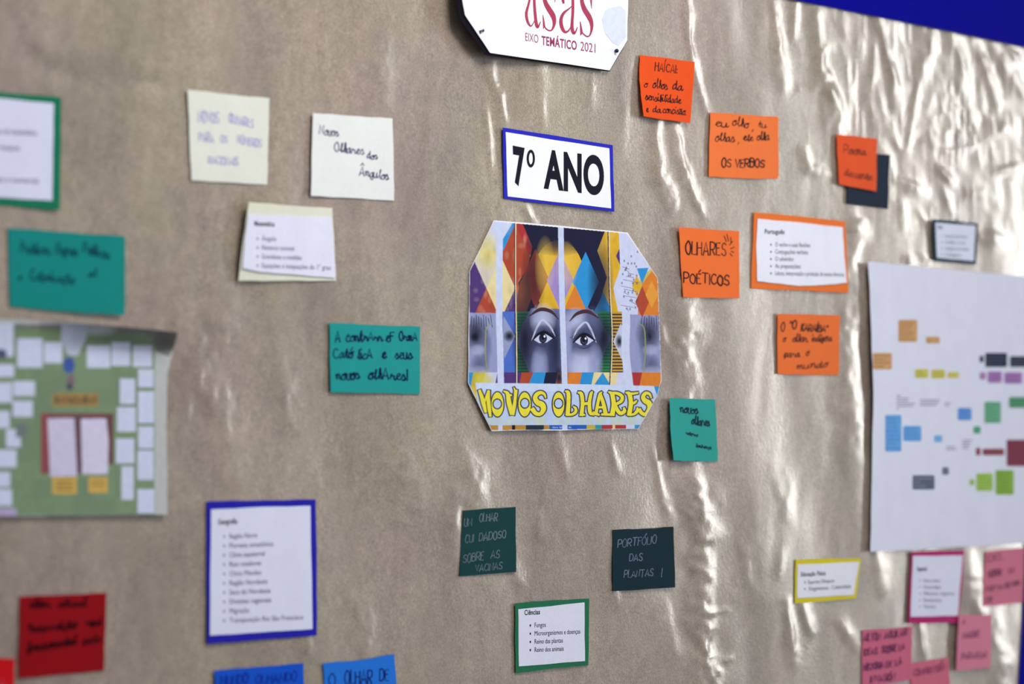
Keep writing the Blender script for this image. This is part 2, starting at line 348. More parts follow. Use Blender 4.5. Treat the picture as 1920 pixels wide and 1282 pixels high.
class Raster(Ink):
    """dense full-colour print: paint kept as point colours of a fine flat mesh"""
    def __init__(s, hull, step=.7):
        s.hull = np.array(hull, float); s.o = s.hull.min(0); s.st = step; n = np.ceil((s.hull.max(0) - s.o) / step).astype(int); s.nx, s.ny = n
        s.im = np.ones((n[1] * 2, n[0] * 2, 3)) * np.array(lin((200, 206, 236))[:3])
    def win(s, q):
        h = s.st / 2; a = np.clip(np.floor((q.min(0) - s.o) / h).astype(int), 0, [s.nx * 2, s.ny * 2]); b = np.clip(np.ceil((q.max(0) - s.o) / h).astype(int) + 1, 0, [s.nx * 2, s.ny * 2])
        X, Y = np.meshgrid(s.o[0] + (np.arange(a[0], b[0]) + .5) * h, s.o[1] + (np.arange(a[1], b[1]) + .5) * h); return (slice(a[1], b[1]), slice(a[0], b[0])), X, Y
    def raw(s, P, Fs, c, layer=0):
        P = np.asarray(P, float)
        for f in Fs: s.poly(P[list(f)], c)
    def poly(s, pts, c, layer=0, alpha=1.0):
        q = np.array([tuple(p) for p in pts], float); sl, X, Y = s.win(q)
        if X.size == 0: return
        m = np.zeros(X.shape, bool)
        for (x1, y1), (x2, y2) in zip(q, np.roll(q, -1, 0)):
            if y1 == y2: continue
            m ^= ((y1 > Y) != (y2 > Y)) & (X < (x2 - x1) * (Y - y1) / (y2 - y1) + x1)
        v = s.im[sl]; v[m] = v[m] * (1 - alpha) + np.array(lin(c)[:3]) * alpha
    def rib(s, pts, wd, c, layer=0, k=5, sm=True):
        q = np.array([tuple(p) for p in pts], float)
        if q.shape[1] == 3: q = smooth_line(q, k) if sm else q; P, wd = q[:, :2], q[:, 2] + wd
        else: P = smooth_line(q, k) if sm else q
        V, Fs = ribbon(P, wd)
        for f in Fs: s.poly([V[i] for i in f], c)
        wd = np.broadcast_to(wd, (len(P),))
        for p_, w_ in list(zip(P, wd))[1:-1]: s.poly(disc(p_, w_ / 2, w_ / 2, 8), c)
    def soft(s, cx, cy, rx, ry, c, alpha=1.0, power=1.0):
        sl, X, Y = s.win(np.array([(cx - rx, cy - ry), (cx + rx, cy + ry)]))
        r = ((X - cx) / rx) ** 2 + ((Y - cy) / ry) ** 2; a = (alpha * np.clip(1 - r, 0, 1) ** power)[..., None]
        s.im[sl] = s.im[sl] * (1 - a) + np.array(lin(c)[:3]) * a
    def build(s, name, liftf, parent, mat=None):
        C = s.im.reshape(s.ny, 2, s.nx, 2, 3).mean((1, 3)); X, Y = np.meshgrid(s.o[0] + (np.arange(s.nx) + .5) * s.st, s.o[1] + (np.arange(s.ny) + .5) * s.st)
        P = np.stack([X.ravel(), Y.ravel()], -1); ins = np.zeros(len(P), bool)
        for (x1, y1), (x2, y2) in zip(s.hull, np.roll(s.hull, -1, 0)):
            if y1 != y2: ins ^= ((y1 > P[:, 1]) != (y2 > P[:, 1])) & (P[:, 0] < (x2 - x1) * (P[:, 1] - y1) / (y2 - y1) + x1)
        i = (np.arange(s.ny - 1)[:, None] * s.nx + np.arange(s.nx - 1)[None]).ravel(); q = np.stack([i, i + s.nx, i + s.nx + 1, i + 1], -1); q = q[ins[q].all(1)]
        used = np.unique(q); mp_ = np.zeros(len(P), int); mp_[used] = np.arange(len(used)); q = mp_[q]
        W = at(P[used], liftf(P[used]) + (.00012 if s.st < 1 else .0007)) - np.array(parent.location); me = bpy.data.meshes.new(name)
        me.vertices.add(len(W)); me.vertices.foreach_set('co', W.astype(np.float32).ravel()); me.loops.add(q.size); me.loops.foreach_set('vertex_index', q.ravel().astype(np.int32))
        me.polygons.add(len(q)); me.polygons.foreach_set('loop_start', (np.arange(len(q)) * 4).astype(np.int32)); me.update(calc_edges=True)
        at_ = me.color_attributes.new('Col', 'FLOAT_COLOR', 'POINT'); at_.data.foreach_set('color', np.concatenate([C.reshape(-1, 3)[used], np.ones((len(used), 1))], 1).astype(np.float32).ravel())
        me.materials.append(mat or ink_mat()); o = bpy.data.objects.new(name, me); col.objects.link(o); o.parent = parent; return o

def lift_fn(poly, corners, base, curl=None):
    q = np.array(poly, float); mn = q.min(0); mx = q.max(0); tl, tr, br, bl = [c * 1e-3 for c in corners]
    def f(P):
        P = np.asarray(P, float).reshape(-1, 2); u = np.clip((P[:, 0] - mn[0]) / (mx[0] - mn[0]), -.1, 1.1); v = np.clip((P[:, 1] - mn[1]) / (mx[1] - mn[1]), -.1, 1.1)
        h = base + (tl * (1 - u) + tr * u) * (1 - v) + (bl * (1 - u) + br * u) * v
        return h + (curl(u, v) if curl else 0)
    return f
def ground(poly):
    P, _, _ = outline_sheet(poly, 12); return float(np.percentile(height(P), 97)) + .0003
def sheet(name, poly, liftf, mat, parent, thick=.00025, wob=.5, seed=1, step=9):
    P, fo, rim = outline_sheet(poly, step, wob, seed); V = at(P, liftf(P)); V, Fs = solid(V, thick, fo, rim)
    return link_mesh(name, V, Fs, mat, parent)
def root_at(name, poly, label, cat, group):
    o = bpy.data.objects.new(name, None); col.objects.link(o); o.empty_display_size = .02
    q = np.array(poly, float); o.location = Vector(at([(q[:, 0].mean(), q[:, 1].max())], 0)[0]); tag(o, label, cat, group); return o
BLACK = (28, 26, 38)
def card(name, label, cat, poly, rgb, lift=(.5, .5, .5, .5), writing=None, inner=None, inner_rgb=(232, 236, 250), group=None, curl=None, over=0.0, part='card', seed=1,
         sheet_lift=(0, 0, 0, 0), wname='handwriting', rough=.62, wmat=None, wob=.5, mat=None, thick=.00025, spec=.04, step=9, hull=None, rear=None, rstep=.7):
    """one paper thing: root > card (> nothing), optional printed_sheet, optional writing"""
    root = root_at(name, poly, label, cat, group)
    f = lift_fn(poly, lift, ground(poly) + over, curl)
    m = mat or paper('paper_%d_%d_%d' % rgb, rgb, rough, spec=spec)
    sheet(part, poly, f, m, root, thick, wob, seed, step)
    if rear:
        bp_, brgb, dl = rear; sheet('rear_sheet', bp_, lambda P: f(P) - dl, paper('paper_%d_%d_%d' % brgb, brgb, .8, spec=.03), root, .0003, .3, seed + 2, step)
    g = f; host = root
    if inner:
        f2 = lift_fn(poly, sheet_lift, 0)
        g = lambda P: f(P) + f2(P) + .00035
        s = sheet('printed_sheet', inner, g, paper('white_print_paper' + str(inner_rgb[0]), inner_rgb, .55), root, .0002, .35, seed + 5)
    if writing:
        for (wn, fn) in (writing if isinstance(writing, list) else [(wname, writing)]):
            k = Raster(hull, rstep) if hull else Ink(); fn(k); k.build(wn, g, root, wmat)
    return root, f, g
exec_order = []

# ------------------------------------------------------------------ the setting: wall and its paper coverings
def wall_x(px): return float(at([(px, 641)], 0)[0, 0])
X0, X1 = wall_x(-60), wall_x(2010)
me_wall = [(-3.2, .03, -.02), (3.6, .03, -.02), (3.6, .03, 3.0), (-3.2, .03, 3.0), (-3.2, .15, -.02), (3.6, .15, -.02), (3.6, .15, 3.0), (-3.2, .15, 3.0)]
o = link_mesh('wall_back', me_wall, [(0, 1, 2, 3), (7, 6, 5, 4), (0, 3, 7, 4), (1, 5, 6, 2), (3, 2, 6, 7), (0, 4, 5, 1)], paper('wall_paint', (205, 203, 196), .8), None, False)
tag(o, kind='structure')
fl = [(-3.2, -4.2, -.12), (3.6, -4.2, -.12), (3.6, .15, -.12), (-3.2, .15, -.12)]; fl = fl + [(x, y, -.02) for x, y, z in fl]
o = link_mesh('floor', fl, [(3, 2, 1, 0), (4, 5, 6, 7), (0, 1, 5, 4), (1, 2, 6, 5), (2, 3, 7, 6), (3, 0, 4, 7)], paper('floor_vinyl', (140, 138, 134), .5), None, False)
tag(o, kind='structure')

def grid_sheet(name, xs, zs, hf, mat, top=None, thick=.0003):
    X, Z = np.meshgrid(xs, zs); W = np.stack([X.ravel(), np.zeros(X.size), Z.ravel()], -1); P = proj(W)
    H = hf(P); W[:, 1] = -H; nx, nz = len(xs), len(zs)
    i = np.arange(nz - 1)[:, None] * nx + np.arange(nx - 1)[None]; q = np.stack([i, i + 1, i + nx + 1, i + nx], -1).reshape(-1, 4)
    me = bpy.data.meshes.new(name); me.vertices.add(len(W)); me.vertices.foreach_set('co', W.astype(np.float32).ravel())
    me.loops.add(q.size); me.loops.foreach_set('vertex_index', q.ravel().astype(np.int32))
    me.polygons.add(len(q)); me.polygons.foreach_set('loop_start', (np.arange(len(q)) * 4).astype(np.int32))
    me.update(calc_edges=True); me.validate(); me.polygons.foreach_set('use_smooth', [True] * len(q)); me.materials.append(mat)
    o = bpy.data.objects.new(name, me); col.objects.link(o)
    o.modifiers.new('thickness', 'SOLIDIFY').thickness = thick; o.modifiers['thickness'].offset = -1 
    return o
ZT = float(at([(1700, 42)], 0)[0, 2]) + .03          # the kraft runs up behind the blue border
xs = np.concatenate([np.linspace(-2.6, X0, 40)[:-1], np.arange(X0, X1, .0019), np.linspace(X1, X1 + .25, 12)])
z0, z1 = float(at([(0, 1300)], 0)[0, 2]) - .1, ZT
z0 = min(z0, float(at([(1900, 1300)], 0)[0, 2]) - .02)
zs = np.concatenate([np.linspace(.3, z0, 25)[:-1], np.arange(z0, z1, .0028)])
kr = grid_sheet('kraft_paper', xs, zs, height, kraft_mat())
tag(kr, 'large creased brown kraft paper sheet covering the wall behind all the notes', 'paper')

# blue paper borders over the kraft edge
blue = paper('blue_border_paper', (9, 9, 146), .7, .06, spec=.01)
def border(name, label, poly, seed):
    base = ground(poly) + .0012
    def f(P):
        W = at(P, 0); return base + .0006 * vnoise(W[:, 0] * 22, W[:, 2] * 3, seed) + .0002 * vnoise(W[:, 0] * 60, W[:, 2] * 8, seed + 1)
    P, fo, rim = outline_sheet(poly, 14, 0, seed); V, Fs = solid(at(P, f(P)), .0003, fo, rim)
    o = link_mesh(name, V, Fs, blue); tag(o, label, 'border'); return o
def edge_y(x): return (x - 1491) * (88 / 429.0)
border('paper_border', 'glossy blue paper strip along the top edge of the brown board', [(-400, -700), (-400, -396), (400, -228.5), (1100, -82), (1491, 0), (1649, 32), (1797, 62), (1920, 88), (1990, 103), (2060, 117), (2060, -46), (1500, -193)], 21)
border('paper_border', 'dark blue paper strip down the right edge of the brown board, below the pink notes', [(2004, 120), (2090, 120), (2090, 1330), (1905, 1330), (1910, 1282), (1922, 1095)], 23)

# ------------------------------------------------------------------ the centre: plate, year card, harlequin print
OCT = [(866, -60), (867, 0), (872, 28), (919, 99), (1143, 132), (1176, 76), (1178, 0), (1180, -60), (1150, -125), (905, -135)]
RED = (176, 66, 92)
def zz(pts, ox, oy, s, ws=1.0): return [(ox + p[0] / s, oy + p[1] / s) + ((p[2] / s * ws,) if len(p) > 2 else ()) for p in pts]
def asas_art(k):
    z = lambda p: zz(p, 850, 0, 5.486)
    k.rib(z([(842,-150,14),(800,-60,20),(775,40,22),(752,130,28),(758,200,28),(778,250,22),(800,268,14),(822,240,10),(838,205,8)]), 0, RED)
    k.rib(z([(826,-160,26),(832,-20,26),(838,100,28),(848,200,30),(858,262,32),(870,280,22),(884,255,14),(896,225,8)]), 0, RED, 1)
    k.rib(z([(1020,-130,10),(980,-160,18),(945,-110,30),(934,-40,36),(950,30,44),(985,95,52),(1022,155,52),(1038,210,40),(1034,265,26),(1012,308,16),(985,314,14),(955,296,14),(935,262,10),(925,210,7)]), 0, RED)
    k.poly(z([(918,150),(926,160),(940,230),(946,270),(925,300)]), RED, 1)
    k.rib(z([(1040,-160,6),(1046,-60,14),(1046,22,5)]), 0, RED)
    k.rib(z([(1210,-120,8),(1160,-160,14),(1126,-110,22),(1122,-40,24),(1130,10,28),(1134,30,20)]), 0, RED)
    k.rib(z([(1222,62,8),(1190,90,14),(1140,130,26),(1112,180,32),(1108,240,36),(1125,300,34),(1152,330,26),(1185,315,16),(1210,275,9)]), 0, RED)
    k.rib(z([(1228,-160,28),(1230,0,28),(1230,110,28),(1224,210,28),(1222,290,34),(1238,340,30),(1258,325,16),(1276,282,8)]), 0, RED, 1)
    k.rib(z([(1404,-120,10),(1370,-160,16),(1332,-110,30),(1322,-40,34),(1326,30,40),(1352,100,50),(1392,165,52),(1418,225,42),(1424,290,28),(1408,355,16),(1380,376,14),(1346,356,14),(1322,325,11),(1308,270,7)]), 0, RED)
    k.poly(z([(1302,222),(1310,222),(1326,300),(1334,340),(1306,368)]), RED, 1)
    k.rib(z([(1412,-160,7),(1416,-20,20),(1422,86,5)]), 0, RED)
    k.put(typed('EIXO', (985, 76.2), (1009.5, 80.6), 15), (172, 80, 120)); k.put(typed('TEMÁTICO', (1015.5, 83.5), (1081.5, 93.5), 16, True), (160, 66, 104))
    k.put(typed('2021', (1088.5, 94.5), (1116.5, 98.8), 16.5), (164, 80, 112))
    k.poly(zz([(1610,80),(1720,60),(1770,110),(1775,380),(1700,470),(1640,440),(1560,340),(1530,200),(1560,110)], 850, 0, 5.486), (222, 229, 250))
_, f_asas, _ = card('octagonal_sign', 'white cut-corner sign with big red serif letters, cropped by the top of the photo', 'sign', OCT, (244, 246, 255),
     (8.5, 2.0, 1.6, 7.5), asas_art, wname='printed_matter', over=.001, wob=.2, thick=.0005,
     rear=([(854, -60), (857, 0), (859.5, 30), (864, 39), (911, 103.5), (935, 106.5), (1000, 114.8), (1143, 134), (1176, 77), (1178, 0), (1180, -60), (1150, -125), (897, -135)], (24, 20, 30), .0012))  # near-black sheet behind the sign, reaching past its left and lower edges
def pin(name, label, p, f, slant):
    """small map pin with dark ball head and steel shaft"""
    a = at([p], float(f([p])[0]))[0]; root = bpy.data.objects.new(name, None); col.objects.link(root); root.location = a; tag(root, label, 'pin', None)
    V = []; Fs = []; n = 12
    for j in range(7):
        t = math.pi * j / 6
        for i in range(n): V.append((a[0] + .0019 * math.sin(t) * math.cos(6.283 * i / n), a[1] - .0019 - .0019 * math.cos(t), a[2] + .0019 * math.sin(t) * math.sin(6.283 * i / n)))
    Fs = [(j * n + i, j * n + (i + 1) % n, (j + 1) * n + (i + 1) % n, (j + 1) * n + i) for j in range(6) for i in range(n)]
    link_mesh('pin_head', V, Fs, paper('pin_navy', (22, 22, 60), .3), root)
    V = [(a[0] + .0005 * math.cos(1.047 * i) + (slant if e else 0), a[1] + (.009 if e else -.0015), a[2] + .0005 * math.sin(1.047 * i) - (slant if e else 0)) for e in (0, 1) for i in range(6)]
    link_mesh('pin_shaft', V, [(i, (i + 1) % 6, 6 + (i + 1) % 6, 6 + i) for i in range(6)], paper('pin_steel', (120, 120, 130), .3), root)
pin('map_pin', 'tiny dark ball-headed pin at the right cut corner of the white octagonal sign', (1153, 95.5), f_asas, 0)
# bent staple at the left cut corner
a = at([(903, 58)], float(f_asas([(903, 58)])[0]) + .0006)[0]
st = bpy.data.objects.new('staple', None); col.objects.link(st); st.location = a
tag(st, 'tiny bent dark blue staple at the left cut corner of the white octagonal sign', 'staple')
V, Fs = ribbon(np.array([(900.5, 58.2), (904, 57.6), (907.5, 57.4)]), 2.4); V1 = at(V, float(f_asas([(903, 58)])[0]) + .0009); V, Fs = solid(V1, .0006, Fs, [])
link_mesh('crown', V, Fs, paper('pin_navy', (22, 22, 60), .3), st)
for pts in ([(901, 58.6), (901.2, 61), (902.8, 62)], [(907, 55), (907.2, 57), (907, 59)]):
    V, Fs = ribbon(np.array(pts), 1.5); V1 = at(V, float(f_asas([(903, 58)])[0]) + .0011); V, Fs = solid(V1, .0006, Fs, [])
    link_mesh('leg', V, Fs, paper('pin_navy', (22, 22, 60), .3), st)

def ano(k):
    V, Fs = type_mesh('7', True); y = V[:, 1] / CAPH; x = (V[:, 0] - V[:, 0].min()) / np.ptp(V[:, 0])
    P = np.stack([961.5 + x * 22.5 + (1 - y) * 2.5, 342.5 + x * 2 - y * 66 + x * y * 2.5], -1); k.raw(P, Fs, (22, 24, 40))
    for (rx, ry, c, l) in ((7.8, 16.8, (22, 24, 40), 0), (3.5, 10.8, (250, 251, 255), 1)): k.poly(disc((995.3, 297.2), rx, ry, 28), c, l)
    k.put(typed('ANO', (1019.5, 349.5), (1132.5, 363.2), 66, True), (22, 24, 40))
card('title_card', 'white card in a bright blue frame with the large printed 7º ANO', 'card', [(943, 239), (1149, 272), (1152, 397), (945, 372)], (40, 42, 190),
     (1.0, .4, .3, .8), ano, [(948.3, 247.5), (1142.5, 278), (1146, 390.5), (952, 368)], (248, 250, 255), wname='printed_matter', wob=.4)

# lozenge-patterned print (generic stand-in artwork) with its lettered banner
ART = [(926, 413), (1052, 423), (1177, 436), (1220, 502), (1233, 521), (1236, 597), (1238.5, 662), (1240, 714), (1232, 742), (1197, 804), (1120, 804.5), (1050, 807), (1000, 806), (922, 808), (897, 757), (878, 718), (879, 600), (880.5, 508)]
HULL = [(926, 414.5), (1176, 437.5), (1220, 502), (1233, 521), (1238.5, 662), (1239.5, 714), (1232, 742), (1197, 803.5), (922, 806.5), (878.8, 718), (880.8, 508)]
YEL = (222, 176, 46); RST = (176, 74, 52); SKY = (46, 148, 214); PUR = (82, 56, 122); LIL = (160, 138, 204); CRM = (232, 216, 160); ORG = (222, 130, 50); NVY = (26, 30, 58); OLV = (196, 176, 62); GRN = (46, 128, 78); BLU = (78, 112, 200); RED2 = (178, 54, 56)
def art(k):
    rr = RS(5)
    W2, H2 = 27.0, 60.0
    pal = [YEL, RST, (206, 190, 96), SKY, PUR, YEL, RED2, (214, 206, 190), RST, CRM]
    loz = lambda x, y, c, a=W2, b=H2: k.poly([(x, y - b), (x + a, y), (x, y + b), (x - a, y)], c)
    for r in range(-1, 7):
        for c in range(-1, 9):
            loz(885 + c * 2 * W2 + (W2 if r % 2 else 0), 420 + r * H2, pal[(c * 3 + r * 7 + (c * r) % 3) % 10])
    k.poly([(925, 412), (962, 416), (930, 470), (905, 470)], (206, 214, 240)); k.soft(915, 470, 26, 40, (222, 206, 96), .8)
    for i in range(260):            # worn paint specks
        x, y = 880 + rr.rand() * 350, 420 + rr.rand() * 165; k.soft(x, y, 3 + rr.rand() * 7, 5 + rr.rand() * 16, [(255, 240, 200), (90, 60, 50)][i % 2], .10)
    k.poly([(1160, 434), (1180, 434), (1222, 503), (1200, 520), (1196, 590), (1160, 590), (1150, 540), (1164, 500)], (208, 214, 242))
    # dark cap of hair, warm forehead of lozenges
    k.poly([(976, 410), (1138, 424), (1120, 470), (1138, 520), (1126, 560), (1112, 588), (1090, 560), (976, 588), (972, 530), (990, 500), (998, 462)], NVY)
    k.poly(disc((1047, 520), 48, 70, 40), (224, 178, 56))
    for (x, y, c) in ((1004, 522, (156, 66, 56)), (1098, 528, SKY), (1078, 590, ORG), (1028, 586, YEL), (1050, 525, LIL)): loz(x, y, c, 25, 56)
    k.poly([(974, 530), (990, 506), (996, 560), (986, 588), (966, 588)], (120, 70, 56))
    k.soft(1000, 520, 24, 90, (40, 26, 40), .75); k.soft(1126, 530, 26, 90, NVY, .9); k.soft(1047, 452, 62, 28, NVY, .95, .6); k.soft(1022, 500, 20, 60, (240, 206, 90), .4)
    k.soft(1062, 500, 22, 50, (244, 210, 90), .4)
    # monochrome band below, stripes beside it
    k.poly([(870, 586), (1250, 590), (1250, 724), (870, 722)], (150, 158, 200))
    for (x, wd, c1) in ((954, 24, BLU), (979, 26, GRN), (1134, 28, GRN), (1158, 20, (206, 160, 60))): k.rect(x - wd / 2, 584, x + wd / 2, 722, c1)
    for i in range(23):
        y = 588 + i * 6; k.rect(967, y, 992, y + 2.2, (22, 84, 62)); k.rect(1121, y, 1144, y + 2.2, (22, 84, 62)); k.rect(1148, y, 1168, y + 2.8, (50, 44, 60))
    k.poly([(996, 578), (1112, 580), (1146, 634), (1120, 690), (1104, 722), (1002, 722), (970, 642), (980, 606)], (112, 120, 166))
    for a in ((984,640,26,90,(24,26,50),1),(1040,660,16,90,(24,26,50),1),(1132,634,24,60,(24,26,50),1),(1018,600,26,34,(190,198,228),.8),(1030,690,24,60,(60,66,104),.7),(1012,690,18,46,(156,164,206),.9),(1092,692,34,46,(196,202,236),1),(1080,604,26,30,(180,188,222),.9),
              (1110,610,22,40,(80,86,124),.7),(1018,634,34,34,(40,42,74),.85),(1094,636,36,34,(44,46,80),.8),(1064,640,10,60,(170,178,216),.6),(1116,680,16,40,(150,158,200),.8)): k.soft(*a)
    for (ex, ey, q) in ((1019, 634, 1), (1096, 638, -1)):
        k.rib([(ex - 22 * q, ey + 4, 1), (ex - 12 * q, ey - 20, 4), (ex - 2 * q, ey - 34, 3.5), (ex + 12 * q, ey - 22, 4), (ex + 22 * q, ey - 4, 1.5)], 0, (196, 202, 230))
        k.soft(ex, ey - 14, 17, 13, (70, 74, 112), 1)
        k.poly([(ex - 18, ey + 3), (ex - 8, ey - 6), (ex + 4, ey - 8), (ex + 17, ey), (ex + 6, ey + 8), (ex - 8, ey + 9)], (206, 214, 244))
        k.poly(disc((ex - 1, ey), 7.5, 9, 24), (20, 20, 40)); k.soft(ex - 1, ey + 2, 6, 6, (80, 84, 120), .7); k.poly(disc((ex - 1, ey), 3, 3.6, 16), (10, 10, 24)); k.poly(disc((ex + 2, ey - 3.5), 1.8, 2.2, 10), (250, 252, 255))
        k.rib([(ex - 21, ey + 4, 2), (ex - 9, ey - 8, 5), (ex + 4, ey - 11, 5.5), (ex + 20, ey, 2)], 0, (16, 16, 32)); k.rib([(ex - 15, ey + 12, 1), (ex, ey + 15, 2.4), (ex + 14, ey + 9, 1)], 0, (60, 64, 100))
        for j in range(9): k.rib([(ex + (-2 + j * 2.6) * q, ey - 10 + j), (ex + (2 + j * 3.2) * q, ey - 17 + j * 1.4)], .9, (16, 16, 32), sm=False)
        k.rib([(ex - 26 * q, ey - 42, 2), (ex - 6 * q, ey - 54, 7), (ex + 14 * q, ey - 50, 6), (ex + 28 * q, ey - 36, 1.5)], 0, (70, 46, 56))
    # partial side faces, reduced to soft dark shapes
    for (cx, q) in ((898, 1), (1222, -1)):
        for a in ((cx - 6, 626, 26, 36, (34, 36, 62), .95), (cx - 8, 632, 9, 10, (10, 10, 26), .9), (cx + 14 * q, 650, 12, 34, (84, 90, 130), .7), (cx + 2 * q, 684, 20, 26, (60, 64, 96), .7), (cx - 2, 656, 18, 12, (180, 186, 220), .6), (cx, 700, 22, 16, (190, 196, 226), .5)): k.soft(*a)
        for j in range(10): k.rib([(cx - 18 + j * 4.4, 590 + (j % 3) * 3), (cx - 20 + j * 5, 608 + (j % 4) * 5)], 1.3, (50, 52, 84), sm=False)
        k.rib([(cx + 24 * q, 606, 1.6), (cx + 14 * q, 616, 2), (cx + 12 * q, 660, 2), (cx + 16 * q, 700, 1.6)], 0, (150, 158, 90))
    k.poly([(944, 592), (966, 630), (946, 672), (942, 640)], (150, 158, 196)); k.soft(955, 630, 12, 12, (20, 22, 50), 1)
    k.poly([(1150, 640), (1164, 606), (1178, 640), (1166, 674)], (196, 202, 228)); k.soft(1161, 640, 8, 14, (14, 14, 34), 1)
    # lower lozenge band
    for i, c in enumerate([SKY, OLV, (200, 208, 240), PUR, PUR, RST, SKY, NVY, (196, 120, 70), ORG, SKY, CRM, CRM, (206, 212, 240), RED2, ORG, ORG]):
        x = 868 + i * 22.6; k.poly([(x - 3, 698), (x + 22, 698), (x + 27, 724), (x - 8, 724)], c)
    k.soft(908, 715, 22, 22, (216, 206, 90), .9); k.poly([(1000, 698), (1012, 724), (990, 724)], SKY); k.poly([(1130, 698), (1146, 724), (1112, 724)], SKY); k.soft(1048, 708, 10, 22, NVY, 1)
    # standing white and thin lines
    k.rib([(937.5, 412), (936, 520), (936, 600), (938, 660), (939, 722)], 12, (204, 214, 244)); k.rib([(1051.5, 420), (1053, 520), (1055, 600), (1057, 660), (1059, 722)], 10.5, (204, 214, 244))
    k.rib([(1168, 436), (1171, 520), (1174, 600), (1173, 660), (1180, 722)], 15, (208, 216, 246))
    for q in ((966, 966, 967.5, 968), (1140.5, 1143, 1147, 1144)):
        k.rib([(q[0], 414), (q[1], 540), (q[2], 630), (q[3], 722)], 3.6, (30, 24, 60)); k.rib([(q[0] + 1, 414), (q[1] + 1, 540), (q[2] + 1, 630), (q[3] + 1, 722)], 1.8, (240, 220, 180))
    k.poly([(1194, 503), (1216, 502), (1204, 532)], SKY)
    k.poly([(1204, 532), (1222, 508), (1240, 530), (1240, 592), (1196, 590)], ORG); loz(1204, 566, RST, 13, 30); loz(1194, 536, YEL, 9, 20); loz(1222, 552, (232, 160, 60), 12, 26)
    for j in range(14): k.rib([(1162 + rr.rand() * 26, 500 + j * 6), (1178 + rr.rand() * 20, 502 + j * 6 + rr.rand() * 4)], .9, (96, 100, 136), sm=False)
    for j in range(30): x, y = 1166 + rr.rand() * 30, 470 + rr.rand() * 110; k.soft(x, y, 2, 3, (60, 62, 90), .8)
    # banner
    k.rect(880, 796.5, 1240, 815, (190, 140, 60), 20)
    for x0, x1, c in ((934, 942, (204, 212, 240)), (960, 966, (30, 24, 50)), (986, 1020, (38, 50, 60)), (1030, 1100, (40, 96, 190)), (1054, 1064, (204, 212, 240)), (1100, 1116, OLV), (1116, 1130, (50, 150, 170)), (1128, 1148, RED2), (1149, 1153, CRM), (1154, 1174, RED2), (1174, 1190, (204, 212, 240)), (1190, 1200, SKY)):
        k.rect(x0, 796.5, x1, 815, c, 21)
    k.poly([(891.5, 717.5), (1060, 719.5), (1226, 723.5), (1232, 742), (1205, 796), (920, 797), (896, 757)], (190, 208, 240), 21)
    k.poly([(891.5, 717.5), (1060, 719.5), (1226, 723.5), (1229, 736), (893, 732)], (206, 220, 248), 22)
    z = lambda p: zz(p, 880, 700, 5.189)
    LET = [([(100,168,28),(118,220,36),(138,290,40),(158,372,26)],), ([(146,300,12),(160,240,18),(184,176,24)],), ([(188,172,26),(184,250,36),(192,330,36),(204,412,24)],),
           ([(336,172,14),(372,196,36),(388,290,46),(412,388,40)],), ([(452,170,34),(446,240,30),(438,310,34),(422,392,36)],), ([(432,136,8),(448,172,26)],), ([(375,205,26),(408,212,18)],),
           ([(742,238,10),(732,205,24),(700,186,32),(660,200,40),(640,240,44),(664,282,52),(706,302,56),(722,345,50),(694,392,36),(648,388,40),(616,350,44)],),
           ([(936,172,14),(962,190,38),(964,290,38),(956,396,42)],), ([(950,402,20),(1000,398,24),(1034,374,30),(1034,340,26),(1014,322,14)],),
           ([(1060,184,16),(1090,200,36),(1102,290,36),(1092,400,38)],), ([(1196,178,16),(1184,200,30),(1168,290,34),(1176,380,36),(1208,400,18)],), ([(1105,296,28),(1165,290,28)],), ([(1076,404,16),(1120,402,18)],),
           ([(1290,180,10),(1270,205,28),(1248,300,30),(1232,396,32)],), ([(1274,200,28),(1304,290,36),(1326,392,40)],), ([(1244,330,22),(1310,330,22)],), ([(1206,376,18),(1260,402,22)],), ([(1290,398,22),(1400,400,26)],),
           ([(1356,178,14),(1390,204,40),(1404,300,42),(1392,396,46)],), ([(1380,190,24),(1440,194,30),(1486,224,34),(1478,268,32),(1430,296,26),(1404,298,20)],), ([(1420,296,22),(1438,350,36),(1470,388,36),(1510,366,34),(1504,336,20)],),
           ([(1524,186,16),(1556,200,40),(1572,290,42),(1556,396,44)],), ([(1540,192,22),(1590,196,24),(1640,188,16)],), ([(1575,296,22),(1610,282,26),(1628,262,12)],), ([(1550,402,20),(1600,396,24),(1632,366,32),(1636,336,18)],),
           ([(1770,236,14),(1752,200,26),(1716,192,34),(1690,226,40),(1706,262,48),(1748,290,54),(1754,340,46),(1716,396,36),(1676,384,36),(1656,352,34)],)]
    RING = [((274, 300), (58, 118), (272, 296), (38, 44)), ((538, 300), (60, 118), (540, 290), (38, 44)), ((868, 300), (56, 118), (868, 292), (38, 44))]
    YL = (238, 226, 66)
    SH = []
    for (s,) in LET:
        q = z(s); m = [(a_, 798.5 + (779.5 - b_) * .22 - 1, c_ * .8) for a_, b_, c_ in q]
        k.rib([(a_, 782.5 + (779 - b_) * .26, c_ * .7) for a_, b_, c_ in q], 0, (196, 212, 196), 23, 3)
        SH.append(q)
    for q in SH: k.rib(q, 5.0, (110, 112, 160))
    for q in SH: k.rib(q, 3.2, (20, 22, 44))
